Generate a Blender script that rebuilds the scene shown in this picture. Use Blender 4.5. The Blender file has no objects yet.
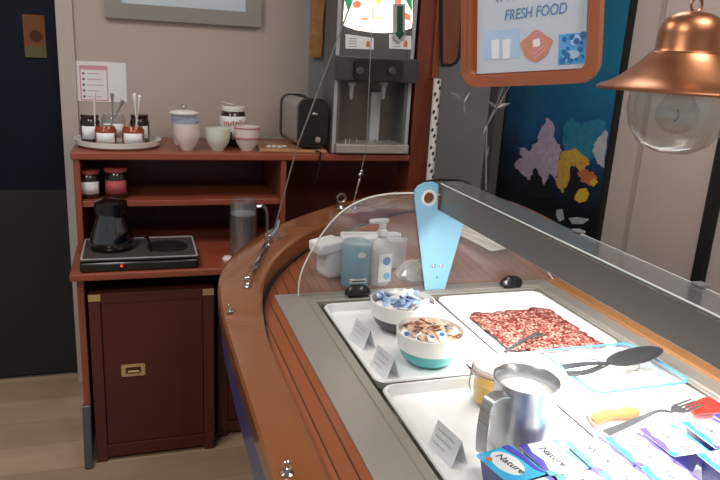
import bpy, bmesh, math, random
from mathutils import Vector, Matrix
from mathutils.geometry import tessellate_polygon
random.seed(7)
C = bpy.context.scene.collection
PI = math.pi
# ------------------------------------------------------------------ camera
F = 680.0; H = 1.6
MR = Matrix(((0.95091735, 0.03226907, -0.30775786), (-0.30455535, 0.27369732, -0.9123244), (0.05479264, 0.96127441, 0.27009125)))
cd = bpy.data.cameras.new('camera'); cam = bpy.data.objects.new('camera', cd); C.objects.link(cam)
cd.sensor_width = 36; cd.lens = F/720*36; cd.clip_start = .02
cam.matrix_world = Matrix.Translation((0, 0, H)) @ MR.to_4x4()
bpy.context.scene.camera = cam
def at(u, v, x=None, y=None, z=None):
    d = MR @ Vector((u-360, 240-v, -F))
    t = (z-H)/d.z if z is not None else (y/d.y if y is not None else x/d.x)
    return Vector((0, 0, H)) + d*t
# ------------------------------------------------------------------ materials
def lin(c):
    if isinstance(c, str):
        c = [int(c[i:i+2], 16)/255 for i in (0, 2, 4)]
        c = [x/12.92 if x <= .04045 else ((x+.055)/1.055)**2.4 for x in c]
    return (c[0], c[1], c[2], 1)
class NT:
    def __init__(s, name):
        s.m = bpy.data.materials.new(name); s.m.use_nodes = True
        s.t = s.m.node_tree; s.n = s.t.nodes; s.b = s.n['Principled BSDF']; s.out = s.n['Material Output']
    def add(s, typ, ins=None, **kw):
        n = s.n.new(typ)
        for k, v in kw.items(): setattr(n, k, v)
        for k, v in (ins or {}).items():
            if isinstance(v, bpy.types.NodeSocket): s.t.links.new(v, n.inputs[k])
            else: n.inputs[k].default_value = v
        return n
    def link(s, a, b): s.t.links.new(a, b)
    def coord(s, scale=(1, 1, 1), which='Object', rot=(0, 0, 0)):
        tc = s.add('ShaderNodeTexCoord')
        return s.add('ShaderNodeMapping', {'Vector': tc.outputs[which], 'Scale': scale, 'Rotation': rot}).outputs[0]
def mat(name, col, rough=.5, metal=0, col2=None, scale=(8, 8, 8), nscale=1.0, bump=0, coat=0, emit=0, spec=.5, detail=4):
    k = NT(name); b = k.b
    c1 = lin(col); c2 = lin(col2) if col2 else tuple(min(1, v*.9) for v in c1[:3])+(1,)
    nz = k.add('ShaderNodeTexNoise', {'Vector': k.coord(scale), 'Scale': nscale, 'Detail': detail})
    mx = k.add('ShaderNodeMix', {'Factor': nz.outputs[0]}, data_type='RGBA')
    mx.inputs[6].default_value = c1; mx.inputs[7].default_value = c2
    k.link(mx.outputs[2], b.inputs['Base Color'])
    b.inputs['Roughness'].default_value = rough; b.inputs['Metallic'].default_value = metal
    b.inputs['Specular IOR Level'].default_value = spec
    b.inputs['Coat Weight'].default_value = coat; b.inputs['Coat Roughness'].default_value = .08
    if emit:
        k.link(mx.outputs[2], b.inputs['Emission Color']); b.inputs['Emission Strength'].default_value = emit
    if bump:
        bp = k.add('ShaderNodeBump', {'Height': nz.outputs[0], 'Strength': bump, 'Distance': .01})
        k.link(bp.outputs[0], b.inputs['Normal'])
    return k.m
def wood(name, a, b, scale, rough=.35, coat=.3, seams=None, seamcol='1a0d06'):
    """grain stretched along one axis; seams=(axis, pitch, width)"""
    k = NT(name)
    co = k.coord(scale)
    n1 = k.add('ShaderNodeTexNoise', {'Vector': co, 'Scale': 1, 'Detail': 6, 'Distortion': .6})
    mx = k.add('ShaderNodeMix', {'Factor': n1.outputs[0]}, data_type='RGBA')
    mx.inputs[6].default_value = lin(a); mx.inputs[7].default_value = lin(b)
    col = mx.outputs[2]
    if seams:
        tc = k.add('ShaderNodeTexCoord'); sp = k.add('ShaderNodeSeparateXYZ', {'Vector': tc.outputs['Object']})
        dv = k.add('ShaderNodeMath', {0: sp.outputs[seams[0]], 1: seams[1]}, operation='DIVIDE')
        fr = k.add('ShaderNodeMath', {0: dv.outputs[0]}, operation='FRACT')
        lt = k.add('ShaderNodeMath', {0: fr.outputs[0], 1: seams[2]}, operation='LESS_THAN')
        fl = k.add('ShaderNodeMath', {0: dv.outputs[0]}, operation='FLOOR')
        wn = k.add('ShaderNodeTexWhiteNoise', {'W': fl.outputs[0]}, noise_dimensions='1D')
        hs = k.add('ShaderNodeHueSaturation', {'Color': col})
        mr = k.add('ShaderNodeMapRange', {0: wn.outputs[0], 3: .78, 4: 1.15}); k.link(mr.outputs[0], hs.inputs['Value'])
        m2 = k.add('ShaderNodeMix', {'Factor': lt.outputs[0]}, data_type='RGBA')
        k.link(hs.outputs[0], m2.inputs[6]); m2.inputs[7].default_value = lin(seamcol)
        col = m2.outputs[2]
    k.link(col, k.b.inputs['Base Color'])
    k.b.inputs['Roughness'].default_value = rough; k.b.inputs['Coat Weight'].default_value = coat
    k.b.inputs['Coat Roughness'].default_value = .12
    return k.m
def glass(name, tint=(.95, .97, .97), rough=.02, base=.06, haze=0, hazecol='cfd6d8'):
    k = NT(name); k.n.remove(k.b)
    lw = k.add('ShaderNodeLayerWeight', {'Blend': .5})
    pw = k.add('ShaderNodeMath', {0: lw.outputs['Facing'], 1: 4.0}, operation='POWER')
    ml = k.add('ShaderNodeMath', {0: pw.outputs[0], 1: .7}, operation='MULTIPLY')
    ad = k.add('ShaderNodeMath', {0: ml.outputs[0], 1: base+.04}, operation='ADD', use_clamp=True)
    tr = k.add('ShaderNodeBsdfTransparent', {'Color': tint+(1,)})
    gl = k.add('ShaderNodeBsdfGlossy', {'Color': (.9, .9, .9, 1), 'Roughness': rough})
    src = tr.outputs[0]
    if haze:
        df = k.add('ShaderNodeBsdfDiffuse', {'Color': lin(hazecol)})
        m0 = k.add('ShaderNodeMixShader', {0: haze}); k.link(src, m0.inputs[1]); k.link(df.outputs[0], m0.inputs[2]); src = m0.outputs[0]
    ms = k.add('ShaderNodeMixShader', {0: ad.outputs[0]}); k.link(src, ms.inputs[1]); k.link(gl.outputs[0], ms.inputs[2])
    k.link(ms.outputs[0], k.out.inputs['Surface'])
    return k.m
def brushed(name, col, rough=.3, scale=(400, 3, 400), metal=1, amount=.12):
    k = NT(name)
    n1 = k.add('ShaderNodeTexNoise', {'Vector': k.coord(scale), 'Scale': 1, 'Detail': 3})
    mr = k.add('ShaderNodeMapRange', {0: n1.outputs[0], 3: rough-amount, 4: rough+amount})
    k.link(mr.outputs[0], k.b.inputs['Roughness'])
    mx = k.add('ShaderNodeMix', {'Factor': n1.outputs[0]}, data_type='RGBA')
    c = lin(col); mx.inputs[6].default_value = c; mx.inputs[7].default_value = tuple(v*.9 for v in c[:3])+(1,)
    k.link(mx.outputs[2], k.b.inputs['Base Color']); k.b.inputs['Metallic'].default_value = metal
    return k.m
M = dict(
 wall=mat('warm_grey_wall_paint', 'b8aca5', .75, scale=(3, 3, 3), col2='b0a49d'),
 greywall=mat('cool_grey_wall_paint', 'a09d9d', .7, scale=(3, 3, 3), col2='979595'),
 jamb=mat('door_trim_paint', 'b9b0a8', .6),
 ceiling=mat('ceiling_paint', 'c8c4bd', .9),
 floor=wood('pale_laminate_floor', 'c2a98f', '9c836b', (2.5, 9, 3.5), .5, 0, seams=(1, .19, .006), seamcol='7a6553'),
 navy=mat('navy_door_paint', '080c1e', .6, col2='0a1024', spec=.2),
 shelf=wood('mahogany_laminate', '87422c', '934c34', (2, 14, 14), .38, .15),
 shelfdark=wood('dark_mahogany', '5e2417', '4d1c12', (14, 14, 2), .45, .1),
 cabinet=wood('mahogany_cabinet', '5c2018', '491811', (16, 16, 1.5), .5, .05),
 post=wood('mahogany_post', '7c371d', '5a2413', (14, 14, 1.5), .35, .3),
 gunwale=wood('varnished_gunwale', '8a5733', '774523', (9, 2.0, 9), .2, 1.0),
 teak=wood('teak_deck', '985530', '784022', (18, 2, 18), .4, .25, seams=(0, .034, .08), seamcol='2a140a'),
 strip=wood('oak_strip', 'a8794e', '96683f', (30, 3, 30), .35, .4),
 tray=wood('tray_wood', 'a55c34', '8c4a26', (20, 20, 6), .3, .5),
 darktray=wood('dark_tray_wood', '7d441f', '5c2f14', (12, 12, 4), .35, .4),
 board=wood('cutting_board_wood', 'b5845a', '9a6c45', (20, 3, 3), .5, .1),
 hull=mat('blue_hull_paint', '1d3f86', .35, coat=.4),
 steel=brushed('brushed_steel', 'b9b3aa', .36, (6, 500, 500), .6, .06),
 steely=brushed('brushed_steel_long', 'b4b0a9', .32, (500, 3, 500), .5, .06), canopysteel=brushed('canopy_steel', '8b8886', .34, (500, 3, 500), .6, .04),
 satin=brushed('satin_steel', 'c4c6c8', .28, (3, 3, 120), .7, .03),
 chrome=mat('chrome', 'd6d6d6', .12, 1), foot=mat('grey_foot_metal', '63666c', .4, .7),
 brass=mat('brass', 'd6b47c', .35, .5), pewter=brushed('pewter_frame', '96908a', .38, (200, 4, 4), .6, .05),
 copper=brushed('copper', 'ad7655', .36, (3, 3, 200), 1, .04), globe=glass('lamp_globe_glass', (.86, .88, .88), .04, .05, haze=.08, hazecol='a8acac'), bulb=glass('bulb_glass', base=.1),
 white=mat('white_melamine', 'ecedee', .35, coat=.3, col2='e6e8ea'), matte=mat('white_paper', 'e8e9ea', .8, col2='dfe1e3'),
 porc=mat('white_porcelain', 'eceae6', .25, coat=.5), cream=mat('cream_ceramic', 'cfc3b8', .3, coat=.4),
 black=mat('black_plastic', '0d0d0f', .3, coat=.3), matblack=mat('black_matte', '121212', .6), charcoal=mat('charcoal_ceramic', '2b2c31', .35, coat=.3),
 darkgrey=mat('dark_grey_plastic', '3a3a3d', .4), bodygrey=mat('dispenser_grey', '5c5a5b', .4), grey=mat('grey_plastic', '6f7072', .4), ltgrey=mat('light_grey_plastic', 'a5a6a8', .4),
 teal=mat('teal_glaze', '2e9c9a', .3, coat=.5, col2='37a8a2'), ltblue=mat('light_blue_acrylic', '8fc6e2', .3, coat=.3, col2='86bfdc'),
 glass=glass('clear_glass', base=.0), shield=glass('sneeze_guard_glass', (.92, .92, .92), .03, -.012, haze=.07), edge=mat('polished_glass_edge', 'dfe6e2', .3, spec=.8),
 smoke=glass('smoked_shelf_glass', (.62, .63, .65), .08, .06, haze=.35, hazecol='8d8f92'), plasticclear=glass('clear_box_plastic', (.93, .97, 1), .05, .05, haze=.12),
 jug=glass('jug_glass', (.9, .92, .94), .04, .06, haze=.09, hazecol='b8b4b0'), water=glass('water_surface', (.8, .85, .88), .05, .15),
 blue=mat('print_blue', '2f6fb0', .5), pblue=mat('print_cyan', '1f8fce', .5, col2='6db9e6', scale=(60, 60, 60)), sky=mat('print_pale_blue', '8fb4e0', .5, col2='c5d6ec', scale=(12, 12, 12)),
 ink=mat('dark_ink', '2e3440', .7), bluetext=mat('blue_ink', '5a86b4', .6), red=mat('red_plastic', 'd6382c', .35, coat=.4), redlabel=mat('red_ink', 'b03030', .6),
 pink=mat('pink_print', 'd79aa8', .6), sheet=mat('printed_sheet', 'c4cdd8', .5, col2='bcc6d2'), jam=mat('dark_jam', '24100c', .2, coat=.6), amber=mat('amber_jam', '9a4410', .2, coat=.6, col2='7c300a'),
 brightspoon=mat('polished_spoon', 'f0f0ee', .2, .3), cardplastic=glass('translucent_card', (.92, .94, .96), .1, .04, haze=.75, hazecol='e6eaee'), honey=mat('yellow_preserve', 'f0c04a', .3, coat=.5, col2='e0a83a'), choc=mat('hazelnut_spread', '2c130b', .25, coat=.6),
 milk=mat('milk', 'f7f6f2', .3), foil=mat('white_foil', 'f2f4f6', .3, .2), sausage=mat('orange_sausage', 'c98552', .45, col2='b8703c', scale=(40, 40, 40)),
 purple=mat('purple_print', '4a3fb0', .4), cyan=mat('turquoise_print', '2bc0c8', .4), pot=mat('indigo_pot_plastic', '26247c', .35, coat=.3), lidblue=mat('sky_blue_lid', '22a0dc', .3, col2='48c0e8', scale=(20, 20, 20), coat=.3),
 green=mat('green_arrow', '0e4a38', .4), rope=mat('white_rope', 'cfcdc8', .8), ropefleck=mat('navy_rope_fleck', '1a2238', .8),
 wrapper=mat('wrapper_white', 'eef2f5', .35, coat=.3), wrapblue=mat('wrapper_blue', '0d62c0', .3, coat=.4, col2='d6ecf8', scale=(110, 110, 110)), wraporange=mat('wrapper_orange', 'b8703f', .4, col2='efd9c6', scale=(90, 90, 90)),
 canister=mat('canister_blue', '5e8ea6', .45, col2='7fa9bb', scale=(1, 1, 30)), soap=glass('soap_bottle_plastic', (.85, .87, .88), .1, .05, haze=.55, hazecol='e8e6e4'),
 silver=mat('tarnished_silver', '9b9b98', .35, .5), gingham=mat('red_gingham', '8c1c24', .7, col2='c86a6a', scale=(110, 110, 110)), coralpink=mat('coral_lilac', 'cbb9cc', .8, col2='8a7796', scale=(40, 40, 40)),
 coralyellow=mat('coral_yellow', 'd9b04a', .8, col2='9a7028', scale=(40, 40, 40)), coralteal=mat('coral_teal', '2688a4', .8, col2='0c4a6c', scale=(30, 30, 30)),
 coralorange=mat('coral_orange', 'b0623a', .8), fishyellow=mat('fish_yellow', 'c9a828', .8), paleprint=mat('pale_print', 'b4b4b8', .8, col2='8f959c', scale=(20, 20, 20)),
 rockprint=mat('black_reef_print', '05070e', .8), orangestrip=mat('orange_ribbon_print', 'b3583a', .6, col2='d8b06a', scale=(22, 22, 30)),
 bluewhite=mat('blue_patterned_ceramic', '49608c', .3, col2='c5cad4', scale=(110, 110, 110), coat=.3), greencup=mat('pale_green_ceramic', 'd3d9c8', .3, coat=.4), pinkcup=mat('rosy_ceramic', 'ddcfca', .3, coat=.4),
 pinkstripe=mat('pink_glaze', 'b0606a', .4), nearfork=mat('dull_fork_metal', '4a4c4f', .35, .3), rubber=mat('dark_utensil_plastic', '2e3033', .3),
)
def emis(name, col, s):
    k = NT(name); k.b.inputs['Base Color'].default_value = lin(col); k.b.inputs['Emission Color'].default_value = lin(col); k.b.inputs['Emission Strength'].default_value = s
    return k.m
M['led'] = emis('led_strip', 'fff6ea', 14); M['screen'] = emis('lit_menu_white', 'fff6e6', 1.5); M['screengreen'] = emis('lit_menu_green', '1f8a60', .8)
M['screenred'] = emis('lit_menu_red', 'e07050', 1.1); M['screenyellow'] = emis('lit_menu_yellow', 'f0c860', 1.1); M['panel'] = emis('added_ceiling_panel_glow', 'fff2e4', 3.5); M['reddot'] = emis('red_pilot_light', 'ff3020', 3)
M['mirror'] = mat('mirror_glass', 'd3dfe6', .2, .1)
# poster print: blue water darkening to the reef
def reef():
    k = NT('reef_poster_print')
    tc = k.add('ShaderNodeTexCoord'); sp = k.add('ShaderNodeSeparateXYZ', {'Vector': tc.outputs['Object']})
    nz = k.add('ShaderNodeTexNoise', {'Vector': k.coord((5, 5, 5)), 'Scale': 1, 'Detail': 5})
    a = k.add('ShaderNodeMath', {0: nz.outputs[0], 1: .45}, operation='MULTIPLY'); b = k.add('ShaderNodeMath', {0: sp.outputs[2], 1: a.outputs[0]}, operation='ADD')
    mr = k.add('ShaderNodeMapRange', {0: b.outputs[0], 1: 1.22, 2: 1.85})
    cr = k.add('ShaderNodeValToRGB', {0: mr.outputs[0]})
    e = cr.color_ramp.elements; e[0].color = lin('04060f'); e[1].color = lin('146a8a'); n = e.new(.25); n.color = lin('06263f'); n = e.new(.5); n.color = lin('0a5280')
    k.link(cr.outputs[0], k.b.inputs['Base Color']); k.b.inputs['Roughness'].default_value = .6
    return k.m
M['reef'] = reef()
def salami():
    k = NT('marbled_salami')
    v = k.add('ShaderNodeTexVoronoi', {'Vector': k.coord((130, 130, 130)), 'Scale': 1.0})
    n = k.add('ShaderNodeTexNoise', {'Vector': k.coord((130, 130, 130)), 'Scale': 1, 'Detail': 3})
    cr = k.add('ShaderNodeValToRGB', {0: n.outputs[0]}); e = cr.color_ramp.elements
    e[0].position = .38; e[0].color = lin('541a18'); e[1].position = .62; e[1].color = lin('d3a596'); q = e.new(.5); q.color = lin('7c332e')
    k.link(cr.outputs[0], k.b.inputs['Base Color']); k.b.inputs['Roughness'].default_value = .45
    return k.m
M['salami'] = salami()
# ------------------------------------------------------------------ mesh helpers
class B:
    def __init__(s): s.bm = bmesh.new(); s.mi = 0
    def _mi(s, faces):
        for f in faces: f.material_index = s.mi
    def box(s, lo, hi, T=None):
        vs = [s.bm.verts.new((x, y, z)) for z in (lo[2], hi[2]) for y in (lo[1], hi[1]) for x in (lo[0], hi[0])]
        fs = [s.bm.faces.new([vs[i] for i in q]) for q in ((0, 2, 3, 1), (4, 5, 7, 6), (0, 1, 5, 4), (2, 6, 7, 3), (0, 4, 6, 2), (1, 3, 7, 5))]
        s._mi(fs)
        if T: bmesh.ops.transform(s.bm, matrix=T, verts=vs)
        return s
    def lathe(s, prof, seg=32, T=None, sx=1, sy=1, p=2, open_=False):
        """prof: (r,z) list; p>2 gives a squarer (superellipse) plan"""
        rings = []; allv = []
        for r, z in prof:
            if r < 1e-5: v = s.bm.verts.new((0, 0, z)); rings.append([v]); allv.append(v); continue
            ring = []
            for i in range(seg):
                a = 2*PI*i/seg; c, d = math.cos(a), math.sin(a)
                if p != 2:
                    k = (abs(c)**p+abs(d)**p)**(-1/p); c *= k; d *= k
                ring.append(s.bm.verts.new((r*c*sx, r*d*sy, z)))
            rings.append(ring); allv += ring
        fs = []
        for a, b in zip(rings, rings[1:]):
            for i in range(seg):
                j = (i+1) % seg
                if len(a) == 1 and len(b) == 1: continue
                if len(a) == 1: fs.append(s.bm.faces.new((a[0], b[j], b[i])))
                elif len(b) == 1: fs.append(s.bm.faces.new((a[i], a[j], b[0])))
                else: fs.append(s.bm.faces.new((a[i], a[j], b[j], b[i])))
        s._mi(fs)
        if T: bmesh.ops.transform(s.bm, matrix=T, verts=allv)
        return s
    def tube(s, pts, r, seg=8, cap=True):
        pts = [Vector(p) for p in pts]; n = len(pts); rings = []; prev = None
        rs = r if isinstance(r, (list, tuple)) else [r]*n
        for i, p in enumerate(pts):
            t = (pts[min(i+1, n-1)]-pts[max(i-1, 0)]).normalized()
            if prev is None:
                a = t.orthogonal().normalized()
            else: a = (prev - t*prev.dot(t)).normalized()
            prev = a; b = t.cross(a)
            rings.append([s.bm.verts.new(p+(a*math.cos(2*PI*k/seg)+b*math.sin(2*PI*k/seg))*rs[i]) for k in range(seg)])
        fs = []
        for A, D in zip(rings, rings[1:]):
            for k in range(seg): j = (k+1) % seg; fs.append(s.bm.faces.new((A[k], A[j], D[j], D[k])))
        if cap: fs.append(s.bm.faces.new(rings[0][::-1])); fs.append(s.bm.faces.new(rings[-1]))
        s._mi(fs); return s
    def prism(s, loops, h, T=None):
        """loops: outer and holes, 2D points; extruded 0..h in z, then T"""
        flat = []; 
        for lp in loops: flat += lp
        tri = tessellate_polygon([[Vector((p[0], p[1], 0)) for p in lp] for lp in loops])
        lo = [s.bm.verts.new((p[0], p[1], 0)) for p in flat]; hi = [s.bm.verts.new((p[0], p[1], h)) for p in flat]
        fs = []
        for t in tri:
            try: fs.append(s.bm.faces.new([hi[i] for i in t])); fs.append(s.bm.faces.new([lo[i] for i in t][::-1]))
            except ValueError: pass
        o = 0
        for lp in loops:
            n = len(lp)
            for i in range(n): j = (i+1) % n; fs.append(s.bm.faces.new((lo[o+i], lo[o+j], hi[o+j], hi[o+i])))
            o += n
        s._mi(fs)
        if T: bmesh.ops.transform(s.bm, matrix=T, verts=lo+hi)
        return s
    def build(s, name, m, parent=None, bevel=0, smooth=True, seg=2, loc=None):
        bmesh.ops.recalc_face_normals(s.bm, faces=s.bm.faces)
        me = bpy.data.meshes.new(name); s.bm.to_mesh(me); s.bm.free()
        ms = m if isinstance(m, (list, tuple)) else [m]
        for q in ms: me.materials.append(M[q] if isinstance(q, str) else q)
        ob = bpy.data.objects.new(name, me); C.objects.link(ob)
        if parent: ob.parent = parent
        if loc is not None: ob.location = loc
        if smooth:
            for p in me.polygons: p.use_smooth = True
            bm2 = bmesh.new(); bm2.from_mesh(me)
            for e in bm2.edges:
                if len(e.link_faces) == 2 and e.calc_face_angle(0) > math.radians(38): e.smooth = False
            bm2.to_mesh(me); bm2.free()
        if bevel:
            md = ob.modifiers.new('bevel', 'BEVEL'); md.width = bevel; md.segments = seg; md.limit_method = 'ANGLE'; md.angle_limit = math.radians(40)
        return ob
def tag(o, label=None, cat=None, group=None, kind=None):
    if label: o['label'] = label
    if cat: o['category'] = cat
    if group: o['group'] = group
    if kind: o['kind'] = kind
    return o
def thing(name, label, cat, loc, rz=0, group=None):
    o = bpy.data.objects.new(name, None); C.objects.link(o); o.empty_display_size = .02
    o.location = loc; o.rotation_euler = (0, 0, rz)
    return tag(o, label, cat, group)
def dup(root, loc=None, rz=None, label=None):
    r = root.copy(); C.objects.link(r)
    if loc is not None: r.location = loc
    if rz is not None: r.rotation_euler = (0, 0, rz)
    if label: r['label'] = label
    for ch in list(root.children):
        c = ch.copy(); C.objects.link(c); c.parent = r
        for g in list(ch.children): d = g.copy(); C.objects.link(d); d.parent = c
    return r
def text(s, size, m, parent, T, name='lettering', depth=.0004, shear=0, align='CENTER', squash=1):
    cu = bpy.data.curves.new('t', 'FONT'); cu.body = s; cu.size = size; cu.extrude = depth; cu.shear = shear; cu.align_x = align; cu.align_y = 'CENTER'
    tmp = bpy.data.objects.new('t', cu); C.objects.link(tmp)
    bpy.context.view_layer.update()
    me = bpy.data.meshes.new_from_object(tmp.evaluated_get(bpy.context.evaluated_depsgraph_get()))
    bpy.data.objects.remove(tmp); me.name = name; me.materials.clear(); me.materials.append(M[m])
    me.transform(T @ Matrix.Diagonal((squash, 1, 1, 1)))
    ob = bpy.data.objects.new(name, me); C.objects.link(ob); ob.parent = parent
    return ob
def TR(x=0, y=0, z=0): return Matrix.Translation((x, y, z))
def RX(a): return Matrix.Rotation(a, 4, 'X')
def RY(a): return Matrix.Rotation(a, 4, 'Y')
def RZ(a): return Matrix.Rotation(a, 4, 'Z')
FRONT = RX(PI/2)          # local xy plane -> xz plane facing -Y (extrusion towards -Y)
def rrect(x0, y0, x1, y1, r, n=5):
    pts = []
    for cx, cy, a in ((x1-r, y1-r, 0), (x0+r, y1-r, PI/2), (x0+r, y0+r, PI), (x1-r, y0+r, 3*PI/2)):
        for i in range(n+1): t = a+PI/2*i/n; pts.append((cx+r*math.cos(t), cy+r*math.sin(t)))
    return pts
def circ(cx, cy, r, n=20, ry=None): return [(cx+r*math.cos(2*PI*i/n), cy+(ry or r)*math.sin(2*PI*i/n)) for i in range(n)]
def catmull(P, n):
    P = [Vector(p) for p in P]; Q = [P[0]*2-P[1]]+P+[P[-1]*2-P[-2]]; out = []
    for i in range(1, len(Q)-2):
        for k in range(n):
            t = k/n; a, b, c, d = Q[i-1:i+3]
            out.append(.5*((2*b)+(c-a)*t+(2*a-5*b+4*c-d)*t*t+(3*b-a-3*c+d)*t**3))
    out.append(P[-1]); return out

# ================================================================== SETTING
def struct(name, b, m, **k): return tag(b.build(name, m, smooth=False, **k), kind='structure')
WY = 3.2; WX = 1.8
struct('floor', B().box((-3, -1.5, -.1), (WX+.1, WY+.6, 0)), 'floor')
struct('ceiling', B().box((-3, -1.5, 2.6), (WX+.1, WY+.6, 2.7)), 'ceiling')
w = B(); w.box((-.27, WY, 0), (.775, WY+.1, 2.6)); w.box((-3, WY, 0), (-1.25, WY+.1, 2.6)); w.box((-1.25, WY, 2.1), (-.27, WY+.1, 2.6))
struct('wall_back', w, 'wall')
struct('wall_corner', B().box((.775, WY-.02, 0), (WX, WY+.1, 2.6)), 'greywall')
struct('wall_right', B().box((WX, -1.5, 0), (WX+.1, WY+.1, 2.6)), 'wall')
struct('trim_1', B().box((-.30, WY-.02, 0), (-.235, WY, 2.6)), 'jamb')
struct('trim_2', B().box((WX-.07, WY-.10, 0), (WX, WY-.02, 2.6)), mat('dark_trim_paint', '6a6664', .6))
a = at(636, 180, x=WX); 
struct('wall_strip', B().box((WX-.006, a.y-.012, 0), (WX, a.y+.012, 2.6)), mat('darker_wall_strip', 'a39891', .7))  # thin upright strip, slightly darker than the wall
a = at(712, 220, x=WX)
struct('trim_4', B().box((WX-.02, a.y-.022, .55), (WX, a.y+.022, 2.6)), 'matblack')
dr = thing('door_1', None, None, (-.74, WY+.07, 0)); dr['kind'] = 'structure'
zk = at(30, 190, y=WY+.07).z
B().box((-.475, -.004, .02), (.435, .0, zk)).build('lower_panel', mat('door_lower_panel', '29292b', .5, spec=.3), dr)
B().box((-.48, 0, .01), (.44, .04, 2.08)).build('door_leaf', 'navy', dr, bevel=.004)
B().box((-.51, -.02, 0), (-.48, .04, 2.1)).build('door_frame', 'matblack', dr)
B().box((.44, -.02, 0), (.47, .04, 2.1)).build('door_frame', 'matblack', dr)
p = at(22, 14, y=WY+.065); q = at(47, 58, y=WY+.065)
t = thing('door_picture', 'small orange and yellowish picture on the dark navy door', 'picture', (p.x, WY+.065, q.z))
W_ = q.x-p.x; H_ = p.z-q.z
B().box((0, -.002, 0), (W_, .002, H_)).build('sheet', mat('orange_print', '6b3a22', .8, col2='7a4a2a', scale=(20, 20, 20)), t, smooth=False)
B().prism([circ(W_*.55, H_*.5, W_*.3, 16)], .0008, TR(0, -.0022, 0) @ FRONT).build('brown_motif', mat('brown_print', '4a2416', .8), t)
B().box((0, -.003, 0), (W_, -.0021, H_*.27)).build('yellow_band', mat('olive_print', '5c5636', .8), t, smooth=False)

# poster on the right wall
p0 = at(511, 89, x=WX-.02); 
zt = 2.05; zb = .83; yl = 3.085; yr = 2.262
t = thing('reef_poster', 'tall poster of a coral reef in blue water on the right wall', 'poster', (WX-.02, 0, 0))
B().box((0, yr, zb), (.018, yl, zt)).build('print', 'reef', t, smooth=False)
for (y0, y1, z0, z1) in ((yr-.016, yr, zb-.02, zt+.02), (yl, yl+.012, zb-.02, zt+.02)):
    B().box((-.004, y0, z0), (.019, y1, z1)).build('frame_bar', 'matblack', t)
def patch(pts, m, name, par, off, x=WX-.02, jag=0, sub=4):
    P = []; n = len(pts)
    for i in range(n):
        a, b = pts[i], pts[(i+1) % n]
        for k in range(sub):
            f = k/sub; j = (random.uniform(-jag, jag), random.uniform(-jag, jag)) if k else (0, 0)
            P.append((a[0]+(b[0]-a[0])*f+j[0], a[1]+(b[1]-a[1])*f+j[1]))
    W3 = [at(u, v, x=x) for u, v in P]
    T = Matrix(((0, 0, -1, -off), (1, 0, 0, 0), (0, 1, 0, 0), (0, 0, 0, 1)))
    return B().prism([[(q.y, q.z) for q in W3]], .0006, T).build(name, m, par, smooth=False)
patch([(563, 128), (572, 118), (582, 126), (590, 120), (606, 122), (608, 135), (602, 150), (590, 162), (575, 160), (565, 150)], 'coralteal', 'teal_coral', t, .0002, jag=2)
patch([(546, 118), (553, 122), (556, 140), (562, 150), (560, 168), (556, 180), (550, 172), (546, 186), (538, 176), (528, 180), (520, 172), (515, 164), (524, 158), (519, 148), (531, 150), (537, 143), (541, 130)], 'coralpink', 'lilac_coral', t, .001, jag=2)
patch([(562, 152), (575, 148), (588, 158), (590, 165), (581, 172), (572, 165), (568, 184), (562, 193), (556, 180), (558, 165)], 'coralyellow', 'yellow_coral', t, .0018, jag=1.6)
patch([(531, 176), (536, 168), (541, 176), (545, 186), (549, 178), (553, 190), (558, 196), (540, 200), (528, 192)], 'rockprint', 'dark_rock', t, .0030, jag=1.2)
patch([(571, 186), (573, 172), (576, 164), (578, 174), (582, 178), (580, 190), (574, 198)], 'rockprint', 'dark_rock', t, .0030, jag=1)
patch([(577, 174), (586, 169), (595, 171), (598, 178), (592, 186), (583, 182)], 'coralorange', 'orange_coral', t, .0026, jag=1.6)
patch([(606, 130), (609, 132), (605, 168), (598, 164), (593, 150), (598, 138)], 'paleprint', 'pale_coral', t, .0026, jag=1.5)
patch([(576, 195), (580, 189), (587, 188), (590, 194), (587, 201), (580, 203), (575, 199)], 'fishyellow', 'yellow_fish', t, .0034, sub=2)
patch([(590, 182), (595, 178), (599, 182), (594, 187)], 'fishyellow', 'small_fish', t, .0034, sub=2)
patch([(569, 218), (577, 217), (590, 219), (584, 224), (573, 224)], 'paleprint', 'pale_fish', t, .0034, sub=2)
patch([(557, 210), (563, 209), (565, 219), (560, 222), (557, 216)], 'paleprint', 'pale_shell', t, .0034, sub=2)

# ================================================================== SHELVING
sh = thing('wall_shelf_unit', 'tall mahogany hutch shelf with a desk board against the back wall', 'shelf', (0, 0, 0))
TZ = 1.175
def part(lo, hi, name, m, par, bevel=.002, **k): return B().box(lo, hi).build(name, m, par, bevel=bevel, smooth=False, **k)
part((-.235, 2.70, TZ-.028), (1.115, 3.15, TZ), 'top_board', 'shelf', sh, .004)
part((-.205, 2.72, .962), (.557, 3.12, .985), 'shelf_board', 'shelf', sh)
part((-.24, 2.445, .757), (.58, 3.12, .785), 'desk_board', 'shelf', sh, .006)
part((.58, 2.74, .757), (1.115, 3.12, .785), 'desk_board', 'shelf', sh)
part((-.228, 2.71, .785), (-.205, 3.14, TZ-.028), 'side_panel', 'shelf', sh)
part((.557, 2.71, .785), (.580, 3.14, TZ-.028), 'divider', 'shelf', sh)
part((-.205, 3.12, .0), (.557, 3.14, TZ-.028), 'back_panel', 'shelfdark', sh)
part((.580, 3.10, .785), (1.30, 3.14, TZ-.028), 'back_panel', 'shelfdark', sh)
lg = part((-.222, 2.50, .03), (-.198, 3.12, .757), 'side_panel', 'shelf', sh)
b = B(); b.prism([[(2.44, .0), (2.47, -.0), (2.515, .10), (2.515, .24), (2.49, .24), (2.455, .08)]], .03, Matrix(((0, 0, 1, -.228), (1, 0, 0, 0), (0, 1, 0, .005), (0, 0, 0, 1))))
b.build('foot_cap', 'foot', sh, bevel=.004)
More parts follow.
